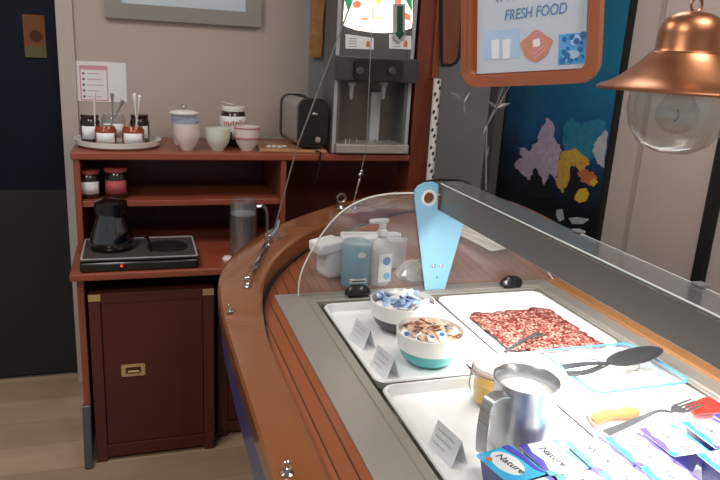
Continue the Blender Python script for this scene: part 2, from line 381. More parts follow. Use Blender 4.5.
# post right of the hutch
t = thing('wooden_post', 'reddish mahogany post rising beside the drinks dispenser', 'post', (1.165, 2.80, 0))
part((-.045, -.09, 0), (.045, .05, 2.6), 'shaft', 'post', t, .004)
part((.018, -.11, 1.495), (.05, -.09, 2.6), 'grooved_batten', 'darktray', t, .004)
# cabinets
def cabinet(x0, x1, y0, h, label, loc_handle=True):
    t = thing('cabinet', label, 'cabinet', ((x0+x1)/2, y0, 0))
    w2 = (x1-x0)/2
    part((-w2, .022, 0.0), (w2, .50, h), 'body', 'cabinet', t)
    part((-w2, .0, 0), (-w2+.04, .022, h), 'stile', 'shelfdark', t); part((w2-.04, .0, 0), (w2, .022, h), 'stile', 'shelfdark', t)
    part((-w2+.04, .002, h-.04), (w2-.04, .022, h), 'rail', 'cabinet', t); part((-w2+.04, .002, 0.02), (w2-.04, .022, .07), 'rail', 'cabinet', t)
    d = part((-w2+.042, .006, .072), (w2-.042, .022, h-.042), 'door', 'cabinet', t)
    return t, d, w2
t, d, w2 = cabinet(-.185, .262, 2.48, .695, 'mahogany floor cabinet with brass corner plates and a recessed brass handle')
for sx in (-1, 1):
    part((sx*w2-(.042 if sx > 0 else 0), -.003, .668), (sx*w2+(.042 if sx < 0 else 0), .0, .694), 'corner_plate', 'brass', t, .001)
hx, hz = -.078, .38
B().prism([rrect(hx-.043, hz-.024, hx+.043, hz+.024, .006), rrect(hx-.028, hz-.013, hx+.028, hz+.013, .004)], .004, TR(0, .006, 0) @ FRONT).build('handle', 'brass', d)
B().box((hx-.03, .0045, hz-.015), (hx+.03, .0059, hz+.015)).build('handle_recess', mat('dark_brass', '5a4526', .4, .8), d)
B().tube([(hx-.02, 0, hz-.004), (hx+.02, 0, hz-.004)], .004).build('handle_bar', 'brass', d)
cabinet(.285, .66, 2.56, .695, 'dark mahogany cabinet half hidden behind the boat counter')

# ---- items on the hutch
def jar(name, label, loc, r, h, content, lid=None, lidm='black', band=None, group=None, lab=True, cat='jar', square=2, parent_lab='matte'):
    t = thing(name, label, cat, loc, 0, group)
    B().lathe([(0, 0), (r*.92, 0), (r, r*.12), (r, h*.74), (r*.86, h*.86), (r*.82, h*.9), (0, h*.9)], 24, p=square).build('glass_body', content, t)
    if lid: B().lathe([(0, h*.88), (r*.9, h*.88), (r*.92, h*.9), (r*.92, h*.99), (r*.88, h), (0, h)], 24).build('lid', lidm, t)
    if lab:
        bb = B(); n = 10; vs = []
        for z in (h*.18, h*.62):
            vs.append([bb.bm.verts.new((r*1.015*math.sin(a_), -r*1.015*math.cos(a_), z)) for a_ in [(-1+2*i/n)*.95 for i in range(n+1)]])
        for i in range(n): bb.bm.faces.new((vs[0][i], vs[0][i+1], vs[1][i+1], vs[1][i]))
        o = bb.build('label', parent_lab, t); md = o.modifiers.new('s', 'SOLIDIFY'); md.thickness = .0008
    return t
t = thing('round_tray', 'white round tray carrying the open jam jars', 'tray', (-.068, 2.885, TZ))
B().lathe([(0, 0), (.145, 0), (.160, .010), (.165, .030), (.159, .030), (.152, .014), (.0, .010)], 48).build('dish', 'porc', t)
z0 = TZ+.012
def spoonbit(t, pts, m='chrome', r=.0025, nm='spoon'):
    pass
js = [((-.170, 2.86), .036, .112, 'jam', 1, 'dark jam jar with a black lid at the left rim of the white tray'),
      ((-.112, 2.80), .040, .084, 'amber', 0, 'open amber jam jar at front left of the white tray'),
      ((-.012, 2.80), .042, .084, 'amber', 0, 'open amber jam jar at front right of the white tray'),
      ((.014, 2.90), .038, .112, 'jam', 1, 'dark lidded jam jar at the right rim of the white tray'),
      ((-.085, 2.90), .046, .125, 'jug', 0, 'empty looking grey glass jar in the middle of the white tray')]
for (x, y), r, h, m, l, lb in js: jar('jam_jar', lb, (x, y, z0), r, h, m, l, 'jam')
def spoon(label, base, tip, m='chrome', fork=False):
    base = Vector(base); tip = Vector(tip)
    t = thing('fork' if fork else 'spoon', label, 'fork' if fork else 'spoon', base)
    m = 'brightspoon' if m == 'chrome' else m
    d = tip-base; r = [.0018, .0022, .0030, .0024]
    B().tube([(0, 0, 0), d*.4, d*.75, d*.95, d], [.003, .003, .0045, .008, .004]).build('handle', m, t)
    q = d.normalized().to_track_quat('Z', 'Y').to_matrix().to_4x4()
    B().lathe([(0, -.03), (.006, -.026), (.009, -.015), (.006, -.003), (0, 0)], 12, q, sy=.3).build('bowl', m, t)
    return t
def px2(u, v, y=2.82): return at(u, v, y=y)
spoon('bright upright spoon standing in the left dark jam jar', px2(95, 122, 2.83), px2(94, 93, 2.83))
spoon('dull spoon handle standing upright behind the amber jars', px2(113, 122, 2.885), px2(112, 93, 2.885), 'silver')
spoon('dull spoon leaning right out of the middle glass jar', px2(111, 126, 2.80), px2(123, 100, 2.80), 'silver')
spoon('bright spoon leaning left in the front right amber jar', px2(137, 127, 2.80), px2(134, 93, 2.80))
spoon('bright spoon leaning right in the front right amber jar', px2(136, 127, 2.81), px2(140, 95, 2.81))
def lath(name, label, cat, loc, layers, group=None, rz=0):
    t = thing(name, label, cat, loc, rz, group)
    for nm, m, prof, *o in layers:
        kw = o[0] if o else {}
        B().lathe(prof, kw.get('seg', 32), kw.get('T'), kw.get('sx', 1), kw.get('sy', 1), kw.get('p', 2)).build(nm, m, t)
    return t
t = lath('lidded_pot', 'blue and white patterned sugar pot with a white lid and knob', 'pot', (.190, 2.93, TZ), [
    ('pot', 'porc', [(0, 0), (.044, 0), (.049, .01), (.056, .150), (.052, .150), (.0, .145)]),
    ('pattern_band', 'bluewhite', [(.0550, .095), (.0565, .096), (.0580, .140), (.056, .142)]),
    ('lid', 'porc', [(0, .148), (.065, .148), (.067, .154), (.062, .160), (.03, .167), (0, .170)]),
    ('knob', 'silver', [(0, .169), (.007, .170), (.014, .180), (.010, .190), (0, .192)])]); t.scale = (.9, .9, .86)
B().box((-.035, -.062, .02), (-.02, -.05, .09)).build('dark_stripe', 'ink', t)
def cup(label, loc, m, r, h, stripe=None, band=None, hollow=True):
    t = thing('cup', label, 'cup', loc)
    prof = [(0, 0), (r*.48, 0), (r*.52, .006), (r*.86, h*.33), (r*.98, h*.6), (r, h), (r*.94, h), (r*.9, h*.6), (r*.75, h*.35), (0, h*.12)]
    B().lathe(prof, 36).build('bowl', m, t)
    if stripe:
        for zz in stripe: B().lathe([(r*.985*(.97+.03*zz), h*zz), (r*1.012, h*zz), (r*1.012, h*(zz+.06)), (r*.98, h*(zz+.06))], 36).build('stripe', band, t)
    return t
CZ = TZ
cup('pinkish white footed cup stacked under a patterned cup, in front of the sugar pot', (.192, 2.79, CZ), 'pinkcup', .052, .105)
t = cup('small blue and white patterned cup sitting in the pinkish cup', (.192, 2.79, CZ+.042), 'bluewhite', .050, .078)
cup('pale green cup between the stacked cups and the striped pink cup', (.312, 2.79, CZ), 'greencup', .050, .088)
cup('rosy white cup with pink stripes in front of the chocolate spread jar', (.430, 2.79, CZ), 'pinkcup', .052, .098, (.5, .9), 'pinkstripe')
t = jar('spread_jar', 'chocolate spread jar with a white lid behind the pink striped cup', (.392, 2.93, TZ), .054, .165, 'choc', True, 'porc', square=2.4)
B().lathe([(.0545, .062), (.0552, .063), (.0552, .125), (.0545, .126)], 24, p=2.4).build('white_label', 'matte', t)
text('nutella', .036, 'redlabel', t, TR(0, -.0575, .100) @ FRONT)
# hidden-lid hand: open lid flap
B().lathe([(0, 0), (.028, 0), (.028, .006), (0, .006)], 20, TR(-.02, 0, .172) @ RY(.25)).build('tilted_lid', 'cream', t, bevel=.002)
t = thing('cutting_board', 'thin wooden board lying under the toaster', 'board', (.63, 2.82, TZ), -.1)
part((-.15, -.10, 0), (.13, .14, .014), 'slab', 'board', t, .004)
for i in range(4):
    tag(B().lathe([(0, 0), (.010, .002), (.012, .008), (.006, .012), (0, .012)], 8, sy=.6).build('bread_crumb', 'cream', loc=(.515+i*.022, 2.76+.02*math.sin(i*3), TZ+.014)), 'pale crumb of bread on the board left of the toaster', 'crumb', 'bread crumbs on the board')
t = thing('toaster', 'grey and black toaster standing on the wooden board', 'toaster', (.678, 2.845, TZ+.016), .10)
def rprof(w, h, r): return rrect(-w, .008, w, h, r, 6)
B().prism([rprof(.060, .200, .035)], .22, TR(0, .12, 0) @ FRONT).build('shell', brushed('toaster_steel', 'a39f9b', .35, (4, 200, 200), .25), t, bevel=.004)
B().prism([rprof(.064, .205, .038)], .022, TR(0, -.098, 0) @ FRONT).build('end_cap', 'black', t, bevel=.004)
B().prism([rprof(.064, .205, .038)], .022, TR(0, .142, 0) @ FRONT).build('end_cap', 'black', t, bevel=.004)
B().box((-.012, -.07, .2005), (-.002+.012, .09, .203)).build('slot', 'matblack', t)
B().lathe([(0, 0), (.012, 0), (.012, .012), (0, .014)], 20, TR(.018, -.120, .04) @ RX(PI/2)).build('knob', 'chrome', t)
B().box((-.012, -.135, .14), (.012, -.12, .15)).build('lever', 'chrome', t, bevel=.002)
tag(B().tube([(.70, 2.71, TZ+.012), (.715, 2.688, TZ+.01), (.712, 2.684, TZ-.05), (.70, 2.69, TZ-.12)], .004).build('power_cord', 'black'), 'black cord dropping over the shelf edge under the toaster', 'cord')

# ---- dispenser
DY = 2.72
dx0, dx1 = .768, 1.108
t = thing('drinks_dispenser', 'tall dark grey juice dispenser with a lit menu panel and two taps', 'dispenser', (.94, DY, TZ+.003))
def L(u, v, y=DY):
    p = at(u, v, y=y); return (p.x-.94, p.z-TZ-.003)
x0, x1 = dx0-.94, dx1-.94
zb_ = L(370, 133)[1]; zt_ = L(370, 82)[1]; ztop = .82
b = B(); b.box((x0, .10, 0), (x1, .17, ztop)); b.box((x0, 0, 0), (x0+.03, .10, ztop)); b.box((x1-.03, 0, 0), (x1, .10, ztop)); b.box((x0+.03, 0, zt_), (x1-.03, .10, ztop))
b.build('body', 'bodygrey', t, bevel=.003, smooth=False)
B().box((x0+.002, -.004, .0), (x0+.016, 0, ztop-.02)).build('side_trim', 'ltgrey', t)
B().box((x1-.016, -.004, .0), (x1-.002, 0, ztop-.02)).build('side_trim', 'ltgrey', t)
# tap console
zc0, zc1 = L(370, 81)[1], L(370, 57)[1]
part((x0-.002, -.05, zc0), (x1+.002, -.0, zc1), 'tap_console', 'darkgrey', t, .004)
c = B().prism([rrect(L(353, 0)[0], zc0+.004, L(402, 0)[0], zc1-.006, .02)], .02, TR(0, -.05, 0) @ FRONT).build('console_face', 'black', t, bevel=.004)
for u in (358, 390):
    xx, zz = L(u, 71, DY-.05)
    B().lathe([(0, 0), (.017, 0), (.017, .014), (.012, .018), (0, .018)], 24, TR(xx, -.07, zz) @ RX(PI/2)).build('knob', 'darkgrey', c)
# back of bay, drip tray, taps
part((x0+.03, .093, .02), (x1-.03, .099, zt_), 'bay_liner', brushed('bay_steel', '6a625c', .4, (4, 4, 200), .7), t, 0)
part((x0+.01, -.045, .004), (x1-.01, .092, .042), 'drip_tray', 'steel', t, .004)
for u in (352, 384):
    xx, zz = L(u, 83, DY)
    s = B().lathe([(0, 0), (.017, 0), (.017, -.014), (.010, -.018), (.008, -.06), (.004, -.07), (0, -.07)], 16, TR(xx, -.0, zz+.004)).build('tap_spout', 'ltgrey', t)
xx, zz = L(381, 100); z1_ = L(381, 134)[1]
part((xx-.022, .06, .042), (xx+.022, .09, zz+.03), 'cup_guide', 'ltgrey', t, .003)
for u in (345, 349, 356, 375, 388):
    xx, zz = L(u, 134); B().lathe([(0, 0), (.004, 0), (.004, .018), (0, .02)], 8, TR(xx, -.01, .042)).build('drip_peg', 'chrome', t)
# lit menu panel
pan = [L(343, 25), L(343, 20), L(346, -18), L(412, -18), L(412, 20), L(411, 28), L(400, 31.5), L(385, 33), L(372, 32.5), L(356, 30), L(347, 27)]
mp = B().prism([pan], .006, FRONT).build('menu_panel', 'screen', t, smooth=False)
def onp(pts, m, nm='menu_picture', o=.0065, par=None):
    B().prism([[L(*q) for q in pts]], .0008, TR(0, -o, 0) @ FRONT).build(nm, m, par or mp, smooth=False)
onp([(345, -18), (352, -10), (350, 5), (347, 10), (344, 0)], 'screengreen'); onp([(411, -18), (411.5, 12), (408, 6), (402, -6)], 'screengreen')
onp([(352, 3), (357, 0), (361, 3), (359, 8), (353, 8)], 'screenred'); onp([(376, -4), (381, 0), (379, 5), (375, 3)], 'screenyellow')
onp([(394, -4), (401, -2), (400, 5), (394, 4)], 'screenred', o=.0066); onp([(404, 12), (410, 15), (410, 21), (403, 19)], 'screenred'); onp([(361, 18), (368, 18), (367, 20), (361, 20)], 'screenred')
onp([(372, 17), (384, 17.5), (384, 19), (372, 18.5)], 'screenyellow')
# small cards
for (ua, ub) in ((345.5, 373.5), (389, 411)):
    cpl = B().prism([[L(ua, 34), L(ub, 38 if ua < 380 else 36), L(ub, 49.5), L(ua, 48.5)]], .003, FRONT).build('price_card', 'matte', t, smooth=False)
    for k in range(4): onp([(ua+3, 38+k*2.6), (ua+11, 38.4+k*2.6), (ua+11, 39+k*2.6), (ua+3, 38.6+k*2.6)], 'grey', 'card_line', .0032, cpl)
    onp([(ub-7, 41), (ub-4, 41), (ub-4, 47), (ub-8, 47)], 'sausage', 'card_picture', .0032, cpl)
ah = B().prism([[L(392, 4), L(404, 4), L(404, 38), L(398, 42.5), L(392, 38)]], .003, TR(0, -.010, 0) @ FRONT).build('arrow_sign', 'ltgrey', t, smooth=False)
onp([(396, 6), (401.5, 6), (401.5, 31), (403.5, 34), (398.5, 39.5), (393.5, 33), (396, 32)], 'green', 'arrow', .0135, ah)

# orange ribbon, silver framed mirror, notice
p = at(309, 0, y=WY-.025)
t = thing('hanging_ribbon', 'orange and yellow printed ribbon hanging on the grey wall', 'ribbon', (0, WY-.03, 0))
zz = [1.85, 1.80, 1.74, 1.68, 1.62, at(315, 57, y=WY-.03).z]; b = B(); prev = None
for i, z in enumerate(zz):
    cx = at(317-i*.3, 30, y=WY-.03).x; w_ = .028+.004*math.sin(i*2); vs = [b.bm.verts.new((cx-w_, -.015+.002*math.sin(i), z)), b.bm.verts.new((cx+w_, -.015-.002*math.sin(i), z))]
    if prev: b.bm.faces.new((prev[0], prev[1], vs[1], vs[0]))
    prev = vs
o = b.build('ribbon', 'orangestrip', t, smooth=False); md = o.modifiers.new('s', 'SOLIDIFY'); md.thickness = .001
t = thing('framed_mirror', 'wide silver framed mirror at the top of the back wall', 'mirror', (.218, WY, 1.668))
B().prism([rrect(-.329, .0, .329, .42, .004), rrect(-.262, .062, .262, .358, .004)], .03, FRONT).build('frame', 'pewter', t, bevel=.006)
B().box((-.265, -.012, .058), (.265, -.002, .36)).build('mirror_glass', 'mirror', t)
t = thing('wall_notice', 'white paper notice with a pink bordered list above the jam jars', 'notice', (-.268+.014, WY, 1.318))
B().box((0, -.003, .0), (.22, 0, .168)).build('paper', 'matte', t, smooth=False)
B().prism([rrect(.032, .004, .145, .152, .002), rrect(.037, .009, .140, .134, .001)], .0006, TR(0, -.0032, 0) @ FRONT).build('pink_border', 'pink', t, smooth=False)
b = B()
for k in range(5): b.prism([circ(.047, .118-k*.024, .0055, 10)], .0006, TR(0, -.0034, 0) @ FRONT)
b.build('bullet_marks', 'grey', t)
b = B()
for k in range(5): b.box((.062, -.0042, .1165-k*.024), (.11+.01*(k % 3), -.0032, .1195-k*.024))
b.build('text_lines', 'pink', t)

# ---- lower shelf things
SZ = .985
t = jar('preserve_jar', 'dark preserve jar with a reddish lid and white label, left on the middle shelf', (-.182, 2.80, SZ), .046, .108, 'jam', True, 'gingham')
t = jar('preserve_jar', 'taller dark jar with a red chequered label and lid, right on the middle shelf', (-.082, 2.79, SZ), .047, .118, 'jam', True, 'gingham', parent_lab='gingham')
BZ = .785
t = thing('hot_plate', 'long black double hot plate on the desk board', 'hot plate', (.0, 2.60, BZ))
b = B(); b.box((-.205, -.145, .0), (.205, .14, .036)); b.build('body', 'black', t, bevel=.008)
B().box((-.20, -.135, .037), (.20, .13, .046)).build('top_plate', mat('grey_hot_plate_top', '5a5452', .25, .3), t, bevel=.004)
B().prism([rrect(-.203, -.139, .203, .134, .01), rrect(-.197, -.131, .197, .127, .01)], .003, TR(0, 0, .0455)).build('rim', 'ltgrey', t)
for sx in (-.1, .1): B().lathe([(0, 0), (.075, 0), (.075, .004), (0, .004)], 32, TR(sx, 0, .046)).build('burner_disc', 'matblack', t)
B().lathe([(0, 0), (.004, 0), (.004, .003), (0, .003)], 10, TR(-.065, -.145, .022) @ RX(PI/2)).build('pilot_light', 'reddot', t)
t = lath('coffee_pot', 'black glass coffee carafe standing on the left burner', 'carafe', (-.098, 2.60, BZ+.051), [
    ('flask', mat('coffee_black_glass', '060607', .06, spec=1, coat=1), [(0, 0), (.06, 0), (.068, .012), (.070, .03), (.060, .065), (.046, .10), (.042, .118), (.046, .13), (0, .13)]),
    ('collar', 'black', [(.043, .112), (.050, .114), (.052, .14), (.045, .142)]),
    ('lid', 'black', [(0, .14), (.052, .14), (.052, .150), (.02, .160), (0, .16)])])
B().tube([(.0, .045, .135), (.01, .078, .13), (.012, .082, .07), (.008, .062, .02)], .008).build('handle', 'black', t)
t.scale = (1.12, 1.12, 1.16)
tag(B().tube([(.02, 2.71, BZ+.054), (.03, 2.68, BZ+.06), (.035, 2.60, BZ+.055), (.038, 2.53, BZ+.051)], .004).build('appliance_cord', 'black'), 'black cord lying across the hot plate', 'cord')
t = thing('water_jug', 'tall clear glass jug of water behind the counter edge', 'jug', (.384, 2.57, BZ))
B().lathe([(0, 0), (.05, 0), (.052, .006), (.052, .232), (.049, .232), (.048, .008), (0, .008)], 32).build('body', 'jug', t)
B().lathe([(0, .175), (.0475, .175), (.0475, .180), (0, .180)], 32).build('water_surface', mat('water_light', 'b0b4b6', .15, spec=1), t)
B().tube(catmull([(.050, 0, .205), (.085, 0, .20), (.095, 0, .15), (.088, 0, .08), (.052, 0, .05)], 4), .007).build('handle', 'jug', t)
tag(B().lathe([(0, 0), (.018, .0), (.022, .012), (.015, .022), (0, .024)], 16).build('pale_knob', 'pinkcup', loc=(.318, 2.52, BZ)), 'small pale round cap on the desk board beside the water jug', 'cap')

# ================================================================== BOAT COUNTER
OUT = [(.19, .15), (.19, .6), (.19, 1.0), (.19, 1.4), (.192, 1.62), (.20, 1.795), (.238, 1.943), (.318, 2.087), (.422, 2.205), (.549, 2.315), (.732, 2.442), (.94, 2.555), (1.141, 2.618), (1.30, 2.61), (1.425, 2.53), (1.500, 2.38), (1.535, 2.2), (1.54, 2.0), (1.54, 1.4), (1.54, .8), (1.54, .15)]
INN = [(.28, .15), (.28, .6), (.28, 1.0), (.28, 1.4), (.291, 1.58), (.317, 1.75), (.362, 1.888), (.433, 2.013), (.547, 2.154), (.680, 2.270), (.84, 2.385), (.98, 2.465), (1.12, 2.505), (1.24, 2.49), (1.34, 2.42), (1.405, 2.30), (1.438, 2.15), (1.45, 1.98), (1.45, 1.4), (1.45, .8), (1.45, .15)]
so = catmull([(x, y, 0) for x, y in OUT], 6); si = catmull([(x, y, 0) for x, y in INN], 6)
def zc(y): return .93+max(0, y-1.6)*.12
bt = thing('boat_counter', 'varnished wooden boat hull serving as the buffet counter', 'counter', (0, 0, 0))
b = B(); rows = []
for o, i in zip(so, si):
    z = zc((o.y+i.y)/2); m1 = o.lerp(i, .06); m2 = o.lerp(i, .94)
    rows.append([b.bm.verts.new((o.x, o.y, z-.045)), b.bm.verts.new((o.x, o.y, z-.006)), b.bm.verts.new((m1.x, m1.y, z)), b.bm.verts.new((m2.x, m2.y, z)), b.bm.verts.new((i.x, i.y, z-.006)), b.bm.verts.new((i.x, i.y, z-.085))])
for r, s_ in zip(rows, rows[1:]):
    for k in range(6): b.bm.faces.new((r[k], r[(k+1) % 6], s_[(k+1) % 6], s_[k]))
b.bm.faces.new(rows[0]); b.bm.faces.new(rows[-1])
b.build('gunwale', 'gunwale', bt)
# deck with the opening for the display
WX0, WX1, WY0, WY1 = .368, 1.30, .30, 1.812
def dz(y): return .9+max(0, y-1.82)*.11
b = B(); ring = [(p.x, p.y) for p in si]
# left, right, far and near pieces as strips in y
def deckstrip(pl, pr):
    pv = None
    for (xa, ya), (xb, yb) in zip(pl, pr):
        v = (b.bm.verts.new((xa, ya, dz(ya))), b.bm.verts.new((xb, yb, dz(yb))))
        if pv and (v[0].co-pv[0].co).length+(v[1].co-pv[1].co).length > 1e-6: b.bm.faces.new((pv[0], pv[1], v[1], v[0]))
        pv = v
def xin(y, side):
    best = None
    pts = si if side < 0 else si[::-1]
    for a_, c_ in zip(pts, pts[1:]):
        if (a_.y-y)*(c_.y-y) <= 0 and a_.y != c_.y:
            f_ = (y-a_.y)/(c_.y-a_.y); return a_.x+(c_.x-a_.x)*f_
    return pts[0].x
ys = [.15+i*.083 for i in range(21)]; ys = [y for y in ys if y < WY1]+[WY1]
deckstrip([(xin(y, -1)-.003, y) for y in ys], [(WX0, y) for y in ys]); deckstrip([(WX1, y) for y in ys], [(xin(y, 1)+.003, y) for y in ys])
deckstrip([(WX0, .15), (WX0, WY0)], [(WX1, .15), (WX1, WY0)])
ymax = max(p.y for p in si)-.002
ys = [WY1+(ymax-WY1)*i/30 for i in range(31)]
deckstrip([(xin(y, -1)-.003, y) for y in ys], [(xin(y, 1)+.003, y) for y in ys])
o = b.build('deck', 'teak', bt, smooth=False); md = o.modifiers.new('s', 'SOLIDIFY'); md.thickness = .012; md.offset = -1
# coaming line (dark) just inside gunwale
o = B().tube([(p.x+(.87-p.x)*.006, p.y-.004, dz(p.y)+.003) for p in si], .004, 6).build('caulk_line', 'matblack', bt)
# second seam on deck following the well
# hull
b = B(); rows = []
levels = [(.0, .03), (.008, .15), (.026, .24), (.075, .42), (.17, .62), (.32, .80), (.42, .90)]
def inset(p, d):
    c = Vector((.87, min(max(p.y, .15), 1.75), 0)); v = c-p; l = v.length
    return p+v*(min(d, l*.97)/l)
for p in so[::2]+[so[-1]] if (len(so)-1) % 2 else so[::2]:
    row = []
    for d, dn in levels:
        q = inset(p, .003+d); row.append(b.bm.verts.new((q.x, q.y, (zc(p.y)-dn-.0) if dn < .9 else .0)))
    rows.append(row)
for r, s_ in zip(rows, rows[1:]):
    for k in range(len(levels)-1): b.bm.faces.new((r[k], r[k+1], s_[k+1], s_[k]))
b.build('hull', 'hull', bt)
B().tube([(p.x+.006*(1 if p.x < .87 else -1), p.y-.004, zc(p.y)-.05) for p in so], .004).build('rubbing_strake', 'gunwale', bt)
# transom
b = B(); va = [v.co.copy() for v in []]
poly = [(.2, .93)]+[(.2+d+.012, .93-dn if dn < .9 else 0) for d, dn in levels]; poly += [(1.73-x, z) for x, z in poly[::-1]]
B().prism([poly], .02, TR(0, .17, 0) @ FRONT).build('transom', 'gunwale', bt, smooth=False)
part((1.262, .30, .9005), (1.305, 1.812, .912), 'well_strip', 'strip', bt, .003)

# stainless display well
dw = thing('display_well', 'stainless steel refrigerated display well set into the boat deck', 'display', (0, 0, 0))
B().prism([[(.362, .30), (1.262, .30), (1.262, 1.822), (.362, 1.822)], [(.470, .32), (1.192, .32), (1.192, 1.752), (.470, 1.752)]], .006, TR(0, 0, .8985)).build('top_frame', 'steely', dw, bevel=.0015, smooth=False)
B().prism([rrect(.446, .31, 1.212, 1.775, .004), rrect(.452, .316, 1.206, 1.769, .004)], .003, TR(0, 0, .9046)).build('raised_lip', 'steely', dw, smooth=False)
b = B(); b.box((.470, .32, .82), (.474, 1.752, .898)); b.box((1.188, .32, .82), (1.192, 1.752, .898)); b.box((.474, 1.748, .82), (1.188, 1.752, .898)); b.box((.474, .32, .82), (1.188, .324, .898)); b.box((.474, .324, .82), (1.188, 1.748, .824))
b.build('basin', 'steel', dw, smooth=False)
# trays
def gastro(label, x0, y0, x1, y1, z=.9, depth=.024, m='white', name='serving_tray'):
    cx, cy = (x0+x1)/2, (y0+y1)/2; w, h = (x1-x0)/2, (y1-y0)/2
    t = thing(name, label, 'tray', (cx, cy, z-depth-.003))
    def rr(i, r): return rrect(-w+i, -h+i, w-i, h-i, r, 6)
    b = B(); loops = [(rr(.0, .03), depth-.001), (rr(.002, .03), depth+.003), (rr(.008, .027), depth+.003), (rr(.016, .02), .006), (rr(.026, .014), .003)]
    vs = [[b.bm.verts.new((x, y, zz)) for x, y in lp] for lp, zz in loops]
    vs2 = [[b.bm.verts.new((x, y, zz)) for x, y in lp] for lp, zz in [(rr(.012, .02), .0)]]
    n = len(vs[0])
    for A, D in zip(vs, vs[1:]):
        for i in range(n): j = (i+1) % n; b.bm.faces.new((A[i], A[j], D[j], D[i]))
    b.bm.faces.new(vs[-1])
    for i in range(n): j = (i+1) % n; b.bm.faces.new((vs[0][i], vs2[0][i], vs2[0][j], vs[0][j]))
    b.bm.faces.new(vs2[0][::-1]); b.build('tray_body', m, t); return t
gastro('white serving tray at the far left of the well, under the two bowls', .484, 1.262, .824, 1.742)
gastro('white serving tray at the near left of the well, under the steel milk pitcher', .484, .745, .824, 1.250)
gastro('white serving tray at the far right of the well, under the plate of salami', .834, 1.330, 1.184, 1.742)
gastro('white serving tray at the near right of the well, under the plastic box and sausage', .834, .745, 1.184, 1.318)
FZ = .8768     # tray surface
# bowls
def bowl(label, loc, r, h, low, group=None):
    t = thing('bowl', label, 'bowl', loc)
    o = [(0, 0), (r*.55, 0), (r*.62, .004), (r*.82, h*.22), (r*.95, h*.50)]
    u = [(r*.95, h*.5), (r*1.0, h*.8), (r*1.01, h), (r*.97, h+.001), (r*.95, h*.8), (r*.9, h*.5), (r*.7, h*.2), (0, h*.1)]
    B().lathe(o, 48).build('lower_glaze', low, t); B().lathe(u, 48).build('bowl_wall', 'porc', t); return t
b1 = (.660, 1.385, FZ); b2 = (.668, 1.590, FZ)
bowl('teal bottomed white bowl of wrapped treats in front of the dark bowl', b1, .082, .082, 'teal')
bowl('charcoal bottomed white bowl of blue and white wrapped portions by the glass', b2, .087, .082, 'charcoal')
def packet(name, label, loc, m, rot, sc, group):
    t = bpy.data.objects.new(name, None); C.objects.link(t); t.location = loc; t.rotation_euler = rot; tag(t, label, 'packet', group)
    b = B(); n = 8; vs = {}
    for i in range(n+1):
        for j in range(5):
            x = (i/n-.5)*2; y = (j/4-.5)*2
            z = .35*(1-abs(x)**3)*(1-abs(y)**2)+.12*math.sin(i*2.1+j*1.7)
            for s_ in (1, -1): vs[i, j, s_] = b.bm.verts.new((x*sc*1.25, y*sc*.75*(1-.12*math.sin(i*3)), s_*max(z, .05)*sc*.7))
    for i in range(n):
        for j in range(4):
            b.bm.faces.new((vs[i, j, 1], vs[i+1, j, 1], vs[i+1, j+1, 1], vs[i, j+1, 1])); b.bm.faces.new((vs[i, j, -1], vs[i, j+1, -1], vs[i+1, j+1, -1], vs[i+1, j, -1]))
    b.build('wrapper', m, t)
    return t
cnt = 0
protoB = packet('wrapped_portion', 'blue and white wrapped portion heaped in the charcoal bottomed bowl', (0, 0, 0), 'wrapblue', (0, 0, 0), .015, 'blue wrapped portions in the far bowl')
protoW = packet('wrapped_portion', 'plain white wrapped portion heaped in the charcoal bottomed bowl', (0, 0, 0), 'wrapper', (0, 0, 0), .015, 'white wrapped portions in the far bowl')
protoO = packet('wrapped_biscuit', 'orange brown wrapped biscuit heaped in the teal bottomed bowl', (0, 0, 0), 'wraporange', (0, 0, 0), .014, 'orange wrapped biscuits in the near bowl')
protoX = packet('wrapped_biscuit', 'white wrapped biscuit with blue mark in the teal bottomed bowl', (0, 0, 0), 'wrapper', (0, 0, 0), .015, 'white wrapped biscuits in the near bowl')
B().prism([circ(0, 0, .006, 10)], .001, TR(.003, 0, .0052)).build('blue_mark', 'blue', protoX)
used = set()
def heap(c, R, protos, n, h0):
    for i in range(n):
        rr_ = R*math.sqrt((i+.5)/n)*.86; a = i*2.399
        pz = c[2]+h0+(1-(rr_/R)**2)*.020+random.uniform(-.003, .004)
        pr = protos[i % len(protos)]
        k = pr if pr.name not in used else dup(pr)
        used.add(pr.name)
        k.location = (c[0]+rr_*math.cos(a), c[1]+rr_*math.sin(a), pz); k.rotation_euler = (random.uniform(-.6, .6), random.uniform(-.6, .6), random.uniform(0, 6.28))
heap(b2, .078, [protoB, protoW, protoB, protoW, protoW], 40, .068)
heap(b1, .074, [protoO, protoO, protoO, protoX, protoO], 42, .068)
# tent cards
def card(label, x, y, rz):
    t = thing('tent_card', label, 'card', (x, y, FZ), rz)
    w, h, d = .040, .052, .018
    b = B()
    f = [b.bm.verts.new(v) for v in ((-w, -d, 0), (w, -d, 0), (w, 0, h), (-w, 0, h), (w, d, 0), (-w, d, 0))]
    b.bm.faces.new((f[0], f[1], f[2], f[3])); b.bm.faces.new((f[3], f[2], f[4], f[5]))
    o = b.build('folded_card', 'cardplastic', t, smooth=False); md = o.modifiers.new('s', 'SOLIDIFY'); md.thickness = .0008
    ang = math.atan2(h, d)
    bb = B()
    for k in range(3):
        f_ = .76-k*.24; T = TR(0, -d+d*f_-.0008, h*f_+.0004) @ RX(ang); x_ = -.030
        while x_ < .022-.008*k:
            l_ = random.uniform(.002, .006); bb.box((x_, -.0013, 0), (x_+l_, .0013, .0004), T); x_ += l_+.003
    bb.build('handwriting', 'ltgrey', t, smooth=False)
    return t
card('small white folded name card left of the charcoal bottomed bowl', .533, 1.515, -1.42)
card('small white folded name card left of the teal bottomed bowl', .535, 1.350, -1.42)
card('small white folded name card nearest the steel pitcher handle', .536, 1.005, -1.42)
